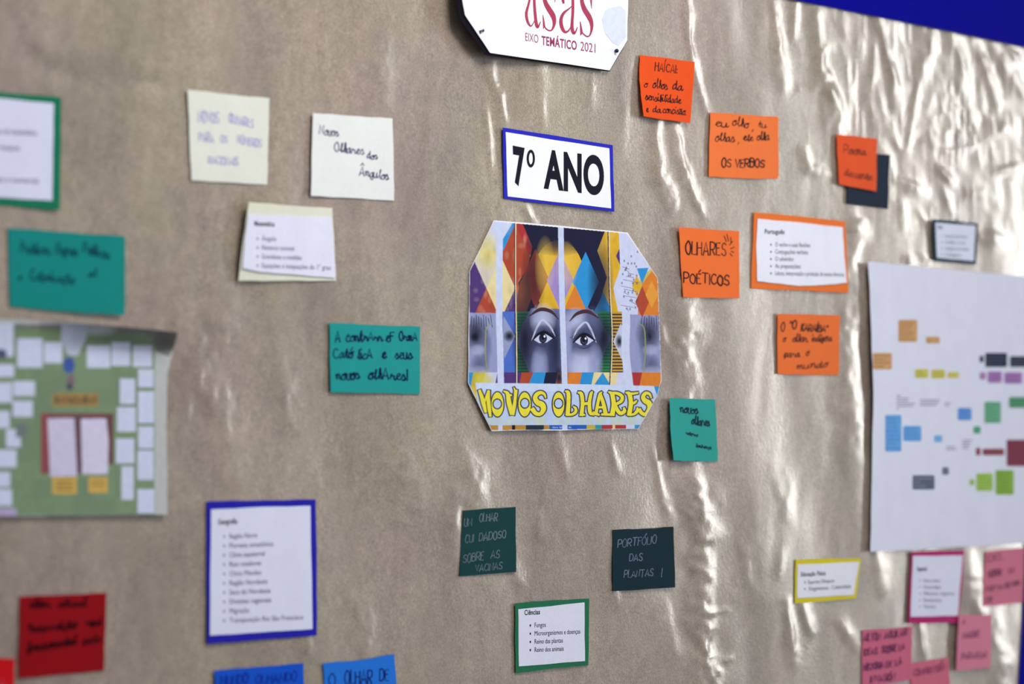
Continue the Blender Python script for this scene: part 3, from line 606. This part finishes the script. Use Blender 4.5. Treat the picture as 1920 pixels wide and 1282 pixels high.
    for c0, r0, c1, r1 in RING:
        c0, c1 = z([c0])[0], z([c1])[0]; r0 = (r0[0] / 5.189, r0[1] / 5.189); r1 = (r1[0] / 5.189, r1[1] / 5.189)
        k.poly([(a_, 782.5 + (779 - b_) * .26) for a_, b_ in disc(c0, r0[0], r0[1], 20)], (196, 212, 196), 23); k.poly([(a_, 782.5 + (779 - b_) * .26) for a_, b_ in disc(c1, r1[0], r1[1], 20)], (190, 208, 240), 23)
        k.poly(disc(c0, r0[0] + 2.5, r0[1] + 2.5, 40), (110, 112, 160), 24); k.poly(disc(c0, r0[0] + 1.9, r0[1] + 1.9, 40), (20, 22, 44), 25)
        k.poly(disc(c0, *r0, 40), YL, 26); k.poly(disc(c1, r1[0] + 1.8, r1[1] + 1.8, 30), (20, 22, 44), 27); k.poly(disc(c1, r1[0] - .4, r1[1] - .4, 30), (186, 206, 240), 28)
    for (s,) in LET: k.rib(z(s), 0, YL, 26)
    k.put(typed('Gerv. 03 E. 01.03.', (1036, 802.5), (1072, 802.5), 3), (220, 230, 250), 23)
card('picture_print', 'cut-corner harlequin picture of painted eyes above the yellow words NOVOS OLHARES', 'picture', ART, (246, 247, 252),
     (.8, .5, .6, 1.0), art, wname='printed_picture', wob=.3, step=9, hull=HULL)

# ------------------------------------------------------------------ handwritten notes
def lines(rows, c=BLACK, slant=.12, jit=.25, seed=3):
    def fn(k):
        for i, (t, a, b, cap, wd) in enumerate(rows): k.put(hand(t, a, b, cap, wd, slant, seed + i, jit), c)
    return fn
G1 = 'orange and red-orange handwritten notes'
card('note', 'red-orange note headed HAÍCAI, lifting from the board, topmost on the right half', 'note', [(1200, 103), (1303, 116), (1300, 160), (1294, 231), (1207, 218), (1199, 150)], (236, 84, 28), (.8, 1.5, 2.5, 5.5),
     lines([('HAÍCAI:', (1228, 133), (1272, 137), 15, 1.3), ('o', (1208, 163), (1217, 164), 13, 1.4), ('olhos', (1224, 165), (1252, 167), 16, 1.4), ('da', (1261, 167), (1281, 169), 16, 1.5),
            ('sensibilidade', (1210, 187), (1277, 194), 14, 1.4), ('e', (1212, 209), (1217, 210), 12, 1.4), ('da', (1224, 210), (1240, 212), 12, 1.4), ('concisão.', (1243, 211), (1288, 215), 13, 1.4)]), group=G1)
card('note', 'light orange note reading eu olho, tu olhas, ele olha, OS VERBOS', 'note', [(1332, 211), (1400, 215), (1460, 219), (1460, 335), (1400, 334.5), (1329, 331)], (246, 124, 62), (.5, .4, .5, 1.2),
     lines([('eu', (1341, 236), (1366, 238), 15, 1.5), ('olho ,', (1373, 235), (1415, 242), 16, 1.5), ('tu', (1422, 239), (1438, 240), 12, 1.4), ('olhas ,', (1341, 264), (1388, 266), 16, 1.5),
            ('ele', (1394, 263), (1412, 264), 13, 1.5), ('olha', (1419, 263), (1443, 263), 16, 1.5),
            ('OS VERBOS', (1353, 313), (1435, 313.5), 15, 2.5)]), group=G1)
card('note', 'plain dark navy card half hidden behind the red-orange Poema note', 'card', [(1590, 284), (1669, 290), (1665, 392), (1588, 381)], (26, 40, 60), (.5, .4, .5, .8))
card('note', 'small blurred red-orange note headed Poema, overlapping a navy card', 'note', [(1569, 252), (1645, 260), (1643, 359), (1573, 345)], (234, 88, 40), (1, 1.4, 1.8, 1.2),
     lines([('Poema', (1582, 287), (1624, 291), 15, 1.4), ('decante', (1583, 329), (1636, 338), 13, 1.5)], (110, 50, 44)), group=G1, over=.0012)
def poeticos(k):
    k.put(hand('OLHARES', (1286, 477), (1364, 479), 24, 2.2, .02, 4, .2), (26, 22, 34)); k.put(hand('POÉTICOS', (1282, 530), (1370, 535), 19, 2.3, .02, 6, .2), (26, 22, 34))
    for p, q in (((1362, 453), (1358, 442)), ((1366, 452), (1363, 439)), ((1371, 455), (1370, 445)), ((1368, 459), (1374, 452)), ((1370, 466), (1377, 463)), ((1371, 471), (1376, 473)), ((1369, 475), (1373, 480))): k.put([ribbon(np.array([p, q], float), 1.5)], (26, 22, 34))
card('note', 'orange note lettered OLHARES POÉTICOS with small ray marks', 'note', [(1273, 426), (1330, 430), (1386, 433), (1386.5, 559), (1330, 558), (1281, 557)], (246, 118, 52), (1.4, .5, .5, 2.0), poeticos, group=G1)
card('note', 'orange note headed "O KARAÍBA", lowest of the orange notes', 'note', [(1458, 588), (1575, 591), (1573, 703), (1515, 703), (1458, 701)], (242, 118, 54), (.9, .4, .4, 1.0),
     lines([('O', (1464, 620), (1472, 621), 16, 2.2), ('"O', (1480, 617), (1494, 618), 15, 2.2), ('KARAÍBA"', (1502, 620), (1553, 622), 13, 2.2), ('o', (1468, 641), (1475, 641), 13, 1.4), ('olhar', (1486, 641), (1514, 641), 15, 1.5),
            ('indígena', (1522, 640), (1560, 640), 14, 1.3), ('para', (1470, 669), (1500, 669), 13, 1.4), ('o', (1511, 667), (1519, 667), 14, 1.4), ('mundo', (1493, 692), (1552, 687), 13, 1.4)], slant=.25), group=G1)
TEALC = (36, 158, 150); G2 = 'teal handwritten notes'
card('note', 'teal note about a contrarreforma Católica, left of the harlequin picture', 'note', [(618, 605), (700, 609), (788, 612), (787, 739), (740, 737), (620, 735)], (32, 152, 148), (.9, .4, .7, .5),
     lines([('A', (629, 641), (640, 641), 21, 2.5), ('cont', (649, 640), (681, 640), 19, 2.5), ('rArr', (683, 639), (718, 639), 17, 2.5), ('eF', (724, 640), (741, 640), 17, 2.5), ('OrmA', (749, 639), (784, 640), 17, 2.4), ('Cató', (625, 672), (663, 671), 19, 2.5), ('licA', (670, 673), (700, 671), 17, 2.5),
            ('e', (717, 672), (727, 672), 19, 3), ('seus', (741, 672), (774, 672), 18, 2.4), ('novos', (630, 711), (675, 710), 18, 2.7), ('olhAres!', (691, 710), (767, 712), 20, 2.7)], (10, 30, 72), slant=.0), group=G2)
card('note', 'small teal note with curling lower left corner, below right of the harlequin picture', 'note', [(1256, 746), (1300, 747.5), (1341, 749), (1344, 810), (1346, 864), (1300, 864), (1263, 863), (1257, 800)], (44, 160, 150), (1.6, .5, .5, 6.0),
     lines([('novos', (1275, 773), (1309, 775), 15, 2.2), ('olhares', (1297, 795), (1331, 799), 15, 2.2), ('retorno', (1286, 814), (1309, 819), 7, 1.1), ('lembrança', (1305, 838), (1334, 842), 7, 1.1)], (20, 50, 66), slant=.1), group=G2)
card('note', 'wide blurred teal note at the left edge, just above the green picture sheet', 'note', [(15, 427), (120, 435), (235, 443), (234, 591), (120, 584), (19, 575)], (18, 134, 128), (.6, .4, .5, .6),
     lines([('Práticas', (38, 474), (95, 478), 20, 2.2), ('Negras', (104, 476), (146, 480), 20, 2.2), ('Poéticas', (156, 474), (206, 486), 20, 2.2), ('e', (35, 525), (42, 526), 14, 2), ('Colonização', (57, 525), (140, 532), 18, 2.2), ('al', (166, 520), (182, 517), 12, 2.2)], (8, 66, 78), slant=.1), group=G2)
G3 = 'pale handwritten notes at the upper left'
card('note', 'cream note with faint lilac capitals NOVOS OLHARES PARA OS NÚMEROS RACIONAIS', 'note', [(352, 168), (430, 177), (505, 184), (503, 260), (501, 346), (430, 342), (359, 338), (355, 250)], (226, 228, 216), (1.2, .5, .4, .6),
     lines([('NOVOS', (372, 228), (412, 231), 19, 2.1), ('OLHARES', (430, 229), (477, 240), 16, 2.1), ('PARA', (373, 264), (402, 267), 15, 2.0), ('OS', (414, 267), (428, 268), 13, 2.0), ('NÚMEROS', (445, 268), (492, 277), 15, 2.0), ('RACIONAIS', (391, 306), (448, 311), 14, 2.0)], (172, 172, 216), slant=.05), group=G3)
card('note', 'white note with blue cursive Novos Olhares dos Ângulos', 'note', [(587, 212), (660, 217), (736, 222), (738, 300), (739, 376), (660, 371), (583, 367)], (232, 236, 232), (1.0, .5, .5, 1.6),
     lines([('Novos', (599, 250), (635, 257), 15, 1.6), ('Olhares', (627, 284), (683, 290), 17, 1.7), ('dos', (688, 296), (708, 299), 13, 1.7), ('Ângulos', (674, 328), (729, 337), 16, 1.7)], (50, 58, 110), slant=.1), group=G3)
card('note', 'crimson note with three lines of dark cursive at the lower left', 'note', [(38, 1118), (120, 1115), (200, 1111), (197, 1190), (195, 1257), (110, 1265), (35, 1272), (37, 1200)], (146, 6, 20), (.5, .4, .4, .6),
     lines([('olhar', (56, 1139), (94, 1138), 15, 3), ('atual', (110, 1138), (162, 1136), 15, 3), ('"Insurreição', (52, 1186), (144, 1177), 15, 3), ('real', (162, 1174), (190, 1172), 15, 3), ('fundamental', (50, 1222), (144, 1208), 16, 3), ('pelo', (156, 1208), (190, 1203), 15, 3)], (44, 2, 14), slant=.1), group='red notes at the lower left')
card('note', 'bright red note cropped by the lower left corner of the photo', 'note', [(-70, 1229), (28, 1235), (27, 1282), (26, 1330), (-70, 1326)], (200, 14, 24), (.6, .4, .4, .5),
     lines([('WW', (-10, 1254), (18, 1256), 18, 2.0), ('VIDA', (-40, 1290), (14, 1292), 20, 2.2)], (214, 90, 100)), group='red notes at the lower left')
card('note', 'blue note at the bottom edge below the Geografia list', 'note', [(402, 1257), (485, 1250), (569, 1243), (571, 1335), (408, 1340)], (16, 84, 204), (.5, .4, .4, .5),
     lines([('MUNDO', (414, 1286), (466, 1281), 18, 2.4), ('OLHANDO', (480, 1282), (558, 1276), 16, 2.4)], (12, 40, 150)), group='blue notes along the bottom')
card('note', 'lighter blue note lettered O OLHAR DE at the bottom edge', 'note', [(606, 1243), (670, 1238), (739, 1226), (743, 1275), (746, 1335), (612, 1340)], (34, 118, 220), (1.2, .7, .4, .5),
     lines([('O', (617, 1285), (632, 1284), 21, 2.2), ('OLHAR', (647, 1283), (700, 1279), 26, 2.3), ('DE', (712, 1277), (731, 1275), 22, 2.3), ('FORA', (640, 1320), (710, 1314), 22, 2.3)], (10, 20, 96), slant=.02), group='blue notes along the bottom')
G4 = 'dark green handwritten cards'
dk = paper('dark_card', (16, 50, 58), .5)
card('note', 'dark green card lettered OLHAR CUIDADOSO, left of the two dark cards', 'note', [(869, 957), (967, 950), (968, 1072), (861, 1080)], (16, 62, 64), (.4, .3, .3, .4),
     lines([('UM', (870, 987), (886, 984), 15, 1.1), ('OLHAR', (899, 978), (934, 975), 15, 1.3), ('CUI', (872, 1018), (889, 1016), 14, 1.1), ('DADOSO', (898, 1014), (950, 1006), 14, 1.3), ('SOBRE', (868, 1055), (908, 1048), 15, 1.3), ('AS', (920, 1047), (938, 1045), 14, 1.3), ('VACINAS', (891, 1071), (943, 1067), 13, 1.3)], (74, 96, 112), slant=.15),
     group=G4, wmat=ink_mat('glossy_marker_ink', .3, .6))
card('note', 'near-black green card lettered PORTFÓLIO DAS PLANTAS, right of the two dark cards', 'note', [(1149, 993), (1205, 991), (1263, 987), (1266, 1101), (1149, 1108)], (12, 42, 54), (.4, .3, .3, .4),
     lines([('PORTFÓLIO', (1158, 1026), (1232, 1018), 14, 1.3), ('DAS', (1180, 1052), (1206, 1050), 13, 1.3), ('PLANTAS', (1170, 1082), (1226, 1079), 13, 1.3), ('!', (1238, 1082), (1243, 1082), 16, 1.3)], (58, 76, 118), slant=.15),
     group=G4, wmat=ink_mat('glossy_marker_ink', .3, .6))
G5 = 'pink handwritten notes at the lower right'; PK = (216, 112, 140)
card('note', 'pink note right of the magenta-framed list, at the right edge of the photo', 'note', [(1848, 1034), (1920, 1026), (1919, 1080), (1917, 1130), (1842, 1137)], (218, 122, 146), (.6, .4, .4, .5),
     lines([('DEL', (1852, 1053), (1884, 1048), 11, 1.5), ('SOBRE', (1852, 1082), (1880, 1078), 11, 1.8), ('LA', (1892, 1075), (1902, 1072), 10, 1.5), ('NUEVA', (1848, 1109), (1882, 1104), 10, 1.5), ('CULTURA', (1884, 1103), (1914, 1095), 9, 1.5), ('DE', (1848, 1130), (1863, 1127), 9, 1.6)], (108, 50, 86)), group=G5)
card('note', 'pink note of four lines ending LA INVASIÓN, leftmost of the pink notes', 'note', [(1617, 1181), (1665, 1178), (1711, 1174), (1708, 1274), (1617, 1290)], (210, 104, 134), (.6, .4, .4, .6),
     lines([('AILTON', (1619, 1202), (1652, 1199), 13, 2), ('AGUILAR', (1658, 1198), (1702, 1190), 12, 2), ('IDEAS', (1620, 1229), (1646, 1225), 11, 1.6), ('SOBRE', (1653, 1224), (1682, 1220), 12, 2.1), ('LA', (1686, 1220), (1697, 1215), 11, 1.8),
            ('HISTORIA', (1620, 1257), (1658, 1252), 12, 1.8), ('DE', (1661, 1251), (1674, 1249), 10, 1.8), ('LA', (1679, 1249), (1692, 1243), 12, 1.8), ('INVASIÓN', (1632, 1280), (1679, 1274), 12, 1.9)], (84, 34, 78)), group=G5)
card('note', 'pink note touching the lower right corner of the magenta-framed list', 'note', [(1798, 1152), (1830, 1153), (1860, 1152), (1857, 1251), (1793, 1257)], (222, 132, 156), (.8, .5, .4, .5),
     lines([('A', (1804, 1170), (1812, 1168), 9, 1.5), ('MADRE', (1806, 1197), (1838, 1193), 11, 1.8), ('PARAGUAI', (1803, 1236), (1850, 1232), 11, 1.6)], (140, 72, 112)), group=G5, over=.0008)
card('note', 'pink note cropped by the bottom edge, between two other pink notes', 'note', [(1709, 1243), (1779, 1232), (1782, 1300), (1708, 1312)], (214, 108, 132), (.5, .4, .4, .5),
     lines([('COMPRENSIÓN', (1713, 1268), (1774, 1255), 12, 1.5)], (126, 46, 92)), group=G5)

# ------------------------------------------------------------------ framed printed lists
GB = 'printed lists mounted on coloured frames'
def listing(head, rows, hx, hy0, hcap, x0, pitch, y0, widths, cap, slope, c=(60, 62, 84), bx=8, hw=40, bullet=True, hc=(40, 42, 60)):
    def fn(k):
        k.put(typed(head, (hx, hy0), (hx + hw, hy0 + hw * slope), hcap, True), hc)
        for i, (t, wd) in enumerate(zip(rows, widths)):
            y = y0 + i * pitch; sl = slope[i] if isinstance(slope, list) else slope
            k.put(typed(t, (x0, y), (x0 + wd, y + wd * sl), cap), c)
            if bullet: k.poly(disc((x0 - bx, y - cap * .42), cap * .17, cap * .27, 10), c)
    return fn
card('framed_list', 'printed Ciências list of four bullets on a green frame', 'list', [(966, 1131), (1035, 1125), (1105, 1122), (1103, 1247), (1040, 1252), (967, 1262)], (34, 112, 78), (.9, .5, .4, 1.0),
     listing('Ciências', ['Fungos', 'Microorganismos e doenças', 'Reino das plantas', 'Reino dos animais'], 983.5, 1152.5, 9, 1002.5, 15.4, 1175.8, [21, 85.5, 53, 54.5], 8.6, -.045, (34, 36, 50), 8, 29),
     [(972, 1142), (1096, 1129), (1097, 1239), (973, 1249)], (226, 228, 246), group=GB, wname='printed_matter')
card('framed_list', 'long printed Geografia list on a royal blue frame', 'list', [(388, 940), (490, 938), (592, 936), (594, 1060), (594, 1191), (490, 1199), (389, 1207)], (34, 32, 170), (.6, .4, .4, .5),
     listing('Geografia', ['Região Norte', 'Floresta amazônica', 'Clima equatorial', 'Rios voadores', 'Chico Mendes', 'Região Nordeste', 'Seca do Nordeste', 'Divisões regionais', 'Migração', 'Transposição Rio São Francisco'],
             409, 983, 10, 430.5, 17.5, 1009.5, [52, 82, 66, 59, 59, 71, 77, 78, 37, 138], 9.3, -.045, (84, 82, 128), 10, 36),
     [(396, 955), (490, 950), (582, 948), (586, 1179), (490, 1185), (394, 1191)], (222, 225, 246), group=GB, wname='printed_matter')
card('framed_list', 'printed Português list on an orange frame', 'list', [(1414, 398), (1500, 405), (1585, 415), (1588, 480), (1591, 549), (1500, 544), (1408, 541), (1411, 470)], (242, 122, 50), (.8, .8, .6, .6),
     listing('Português', ['O verbo e suas flexões;', 'Conjugações verbais;', 'O advérbio;', 'As preposições;', 'Leitura, interpretação e produção de textos diversos.'], 1434, 438, 8.5, 1453.5, 13.4, 462, [66, 62, 35, 48, 130], 8, .02, (62, 62, 86), 8, 37),
     [(1421, 410), (1500, 417), (1580, 426), (1583, 480), (1588, 530), (1545, 534), (1500, 536), (1455, 531), (1420, 527), (1418, 460)], (240, 242, 255), group=GB, sheet_lift=(.3, .3, .6, .4), wname='printed_matter')
card('framed_list', 'printed Educação Física list on a yellow frame', 'list', [(1492, 1049), (1615, 1046), (1605, 1122), (1490, 1131)], (222, 206, 40), (.5, .4, .4, .5),
     listing('Educação Física', ['Esportes Olímpicos', 'Xingamentos - Coletividade'], 1502, 1080.5, 8, 1515.5, 12.5, 1094.5, [49, 80], 7.2, -.06, (70, 74, 92), 6, 46),
     [(1496, 1058), (1611, 1053), (1601, 1115), (1495, 1121)], (232, 234, 246), group=GB, wname='printed_matter')
card('framed_list', 'printed list on a magenta frame, hung from the lower edge of the big white sheet', 'list', [(1709, 1035), (1808, 1031), (1804, 1100), (1797, 1167), (1703, 1168)], (186, 30, 110), (.5, .4, .4, .5),
     listing('Espanhol', ['Países y culturas', 'Herencia indígena', 'Milenarios originarios', 'Resistencias', 'Pobreza'], 1720, 1070, 8, 1732, 12.2, 1091, [31, 32, 58, 34, 22], 6.5, .0, (120, 124, 146), 7, 18),
     [(1712, 1042), (1805, 1041), (1796, 1154), (1707.5, 1156)], (222, 225, 244), group=GB, wname='printed_matter')
card('framed_list', 'small printed list on a dark teal frame, above the big white sheet', 'list', [(1749, 410.5), (1834, 419), (1830, 496), (1751, 488)], (28, 62, 76), (1.6, .8, .8, 1.0),
     listing('Arte', ['Autorretratos', 'Grafite e arte', 'Cubismo no mundo', 'Colagens'], 1758, 428.5, 6.5, 1772, 11.6, 445, [42, 38, 44, 30], 6, .04, (120, 126, 146), 6, 9),
     [(1754, 417), (1829.5, 423), (1826, 489.5), (1757, 483)], (218, 224, 244), group=GB, wname='printed_matter', over=.001)
card('framed_list', 'printed list on a dark green frame, cropped by the left edge near the top', 'list', [(-150, 151), (0, 173), (115, 182), (114, 290), (112, 394), (0, 385), (-150, 374)], (20, 116, 84), (.6, .5, .5, .6),
     listing('Matemática', ['Situações com problemas da matemática', 'Expressões e arranjos', 'Números naturais', 'Operações culturais e numerais'], -118, 210, 12, -105, 30, 246, [174, 142, 96, 178], 11, .045, (96, 92, 136), 9, 70),
     [(-130, 168), (0, 184), (101, 194), (99, 290), (98, 376), (0, 370), (-130, 360)], (214, 216, 240), group=GB, wname='printed_matter')
card('framed_list', 'printed math list on a cream card, tilted and casting a dark edge at its left', 'list', [(467, 379), (545, 385), (623, 390), (627, 460), (630, 526), (540, 526), (447, 526), (456, 450)], (226, 226, 208), (5.0, .6, .5, 2.0),
     listing('Matemática', ['Ângulo', 'Números racionais', 'Grandezas e medidas', 'Equações e inequações do 1° grau'], 477, 423, 9, 491, 16.8, 451, [27, 61, 75, 129], 9, .035, (108, 106, 150), 8, 38),
     [(466, 402), (540, 404), (622, 407), (626, 460), (629, 521), (545, 514), (490, 510), (455, 503), (459, 450)], (226, 228, 246), group=GB, sheet_lift=(.1, .1, .6, 1.2), wname='printed_matter')

# ------------------------------------------------------------------ the two large sheets
def mind_map(k):
    z = lambda x, y: (1620 + x / 2.25, 480 + y / 2.25)
    def box(x0, y0, x1, y1, c, rows=0, tc=(60, 60, 60)):
        (a, b), (c_, d) = z(x0, y0), z(x1, y1); r = min(3.0, (d - b) * .3, (c_ - a) * .3)
        pts = [p for (cx, cy, s) in ((c_ - r, b + r, -90), (c_ - r, d - r, 0), (a + r, d - r, 90), (a + r, b + r, 180)) for p in disc((cx, cy), r, r, 5, math.radians(s), math.radians(s + 90))]
        k.poly(pts, c, 1); rr = RS(int(x0 + y0))
        for i in range(rows):
            y = b + (d - b) * (i + .9) / (rows + .8); k.rect(a + 2, y - .7, a + 2 + (c_ - a - 4) * (.6 + .4 * rr.rand()), y + .7, tc, 2)
    TAN = (214, 164, 112)
    for a in [(145,268,225,362,TAN,6,(150,104,70)),(262,340,320,368,TAN,2,(170,120,80)),(38,408,118,478,TAN,4,(150,104,70)),(215,476,272,514,(212,204,96),2,(150,140,60)),(284,478,342,516,(212,204,96),2,(150,140,60)),(352,488,402,514,(214,208,110),1,(160,150,60)),
              (488,420,505,448,(58,66,84),0),(512,408,604,468,(40,48,68),4,(78,88,112)),(616,422,700,468,(44,52,72),3,(78,88,112)),(488,490,514,520,(176,130,186),0),(522,486,582,534,(172,124,186),3,(130,90,150)),(592,490,668,538,(172,124,186),3,(130,90,150)),
              (396,640,454,692,(100,156,226),3,(70,120,200)),(508,614,578,704,(110,178,140),5,(70,140,100)),(612,594,690,640,(84,158,116),3,(60,120,86)),(462,718,492,748,(84,168,126),0),(90,670,158,824,(104,170,232),8,(76,136,210)),(166,716,242,780,(104,170,232),4,(76,136,210)),
              (296,756,330,784,(120,180,236),0),(472,808,492,840,(150,70,84),0),(500,812,592,840,(150,76,88),1,(110,50,64)),(602,774,700,886,(136,58,80),5,(110,44,64)),(205,924,298,984,(96,106,124),3,(150,160,176)),(330,890,358,922,(110,120,136),0),
              (446,940,466,966,(160,200,90),0),(474,916,544,990,(164,204,92),4,(110,150,60)),(555,902,632,1006,(142,186,70),6,(96,136,50))]:
        box(*a)
    for (x0, y0, wds) in ((138, 586, (18, 50, 50, 78, 70, 8)), (236, 604, (84, 80, 70)), (340, 617, (26, 20)), (348, 802, (36, 40)), (416, 774, (40, 34, 30, 24))):
        for i, wd in enumerate(wds):
            (a, b), (c_, d) = z(x0, y0 + i * 11), z(x0 + wd, y0 + i * 11 + 5); k.rect(a, b, c_, d, (168, 170, 184), 1)
BIG = [(1628, 490), (1770, 504), (1920, 518), (1975, 524), (1975, 1014), (1920, 1018), (1776, 1026), (1632, 1034), (1635, 900), (1638, 740), (1634, 620)]
card('mind_map_sheet', 'big white sheet with small coloured rounded boxes, cut off by the right edge', 'poster', BIG, (224, 228, 246), (.8, .8, .6, .8), mind_map, group=None, wname='printed_matter', over=.0022, step=12, part='paper_sheet', spec=.4,  # the printed part here is a diagram of coloured boxes, not lettering
     curl=lambda u, v: .0008 * np.sin(u * 9 + v * 2) * (1 - v * .3))
PH = [(-190, 596), (-60, 596), (0, 597), (120, 604), (230, 612), (334, 623), (322, 668), (314, 700), (312, 800), (314, 965), (200, 966), (0, 968), (-190, 972)]
def board_print(k):
    z = lambda x, y: (x / 3.374, 600 + y / 3.374)
    k.rect(-200, 580, 345, 985, (186, 190, 188))
    def R(x0, y0, x1, y1, c, l): (a, b), (c_, d) = z(x0, y0), z(x1, y1); k.rect(a, b, c_, d, c, l)
    GRNB = (122, 150, 108)
    for i in range(12):
        for j in range(10):
            x0 = -560 + i * 128.2; y0 = 90 + j * 114.5; v = RS(i * 17 + j).rand() * 10
            R(x0, y0, x0 + 128.3, y0 + 114.6, (112 + v, 136 + v, 104 + v * .6), 0)
    R(-560, 40, 900, 92, (112, 138, 96), 0)
    Wt = (206, 212, 238)
    k.poly([z(-560, 14), z(1140, 40), z(1120, 108), z(970, 112), z(900, 84), z(560, 84), z(380, 60), z(-560, 48)], (112, 114, 108))  # grey shade of the curling top edge and corner, painted into the print
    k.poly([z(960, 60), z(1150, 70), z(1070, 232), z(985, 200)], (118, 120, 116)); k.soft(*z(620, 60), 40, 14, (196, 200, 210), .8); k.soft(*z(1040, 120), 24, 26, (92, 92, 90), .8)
    for a in ((110,115,270,300),(280,140,395,272),(550,160,697,302),(705,140,825,290),(842,160,962,295),(875,310,970,425),(875,450,972,652),(875,672,970,812),(870,825,970,1010),(870,1070,976,1222),(758,370,855,530),(740,550,860,705),(735,750,850,905),(770,925,845,1135),
              (85,385,220,480),(80,510,207,612),(-60,20,85,230),(-70,280,90,360),(-80,395,75,522),(-60,575,60,682),(38,690,132,802),(-70,820,105,932),(-60,960,65,1055),(-70,1070,76,1172),
              (-230,120,-90,300),(-230,330,-100,520),(-250,560,-90,760),(-240,800,-100,980),(-240,1010,-90,1180),(-420,150,-270,330),(-430,380,-280,600),(-420,650,-280,860),(-420,900,-270,1130)): R(*a, Wt, 2)
    k.poly([z(390, 20), z(560, 20), z(545, 120), z(490, 230), z(430, 220), z(385, 120)], (178, 186, 206), 1)
    k.poly([z(-20, 180), z(40, 190), z(40, 240), z(-20, 240)], (70, 78, 110), 3)
    R(-60, 1188, 105, 1240, (176, 164, 200), 2); R(100, 650, 170, 740, (110, 120, 120), 1)
    k.poly(disc(z(436, 285), 11, 15, 18), (50, 82, 160), 3); k.poly(disc(z(448, 385), 8, 13, 18), (122, 104, 110), 2); k.poly(disc(z(440, 420), 6, 7, 12), (60, 70, 90), 3)
    R(330, 462, 622, 546, (164, 132, 66), 1)
    for i in range(9): R(345 + i * 31, 478 + (i % 2) * 10, 366 + i * 31, 530, (120, 92, 60) if i % 3 else (84, 70, 60), 2)
    R(258, 590, 718, 625, (120, 66, 66), 1); R(258, 590, 312, 972, (140, 62, 68), 1); R(660, 600, 716, 912, (104, 58, 62), 1); R(462, 600, 520, 972, (96, 62, 74), 1)
    k.poly([z(300, 622), z(470, 620), z(488, 985), z(318, 990)], (206, 200, 228), 2); k.poly([z(512, 625), z(672, 622), z(686, 760), z(682, 972), z(520, 974)], (214, 208, 234), 2)
    R(330, 992, 486, 1100, (206, 168, 76), 2); R(560, 990, 682, 1092, (206, 168, 76), 2)
    for i in range(3): R(355, 1014 + i * 26, 460, 1024 + i * 26, (130, 110, 60), 3)
    for i in range(2): R(580, 1014 + i * 26, 660, 1024 + i * 26, (150, 126, 60), 3)
gl = paper('laminated_print_paper', (190, 194, 192), .22, .03, .5)
PHL = (3.0, 3.0, 1.2, 1.5)
def ph_curl(u, v):
    t = np.clip((.17 - v) / .17, 0, 1); return t ** 1.6 * (.003 + .034 * np.clip((u - .5) / .5, 0, 1))
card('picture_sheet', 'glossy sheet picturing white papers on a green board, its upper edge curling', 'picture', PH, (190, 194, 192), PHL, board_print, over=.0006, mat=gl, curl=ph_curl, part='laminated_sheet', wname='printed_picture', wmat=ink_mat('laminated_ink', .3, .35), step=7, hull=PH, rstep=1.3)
print('objects', len(bpy.data.objects), 'faces', sum(len(m.polygons) for m in bpy.data.meshes))
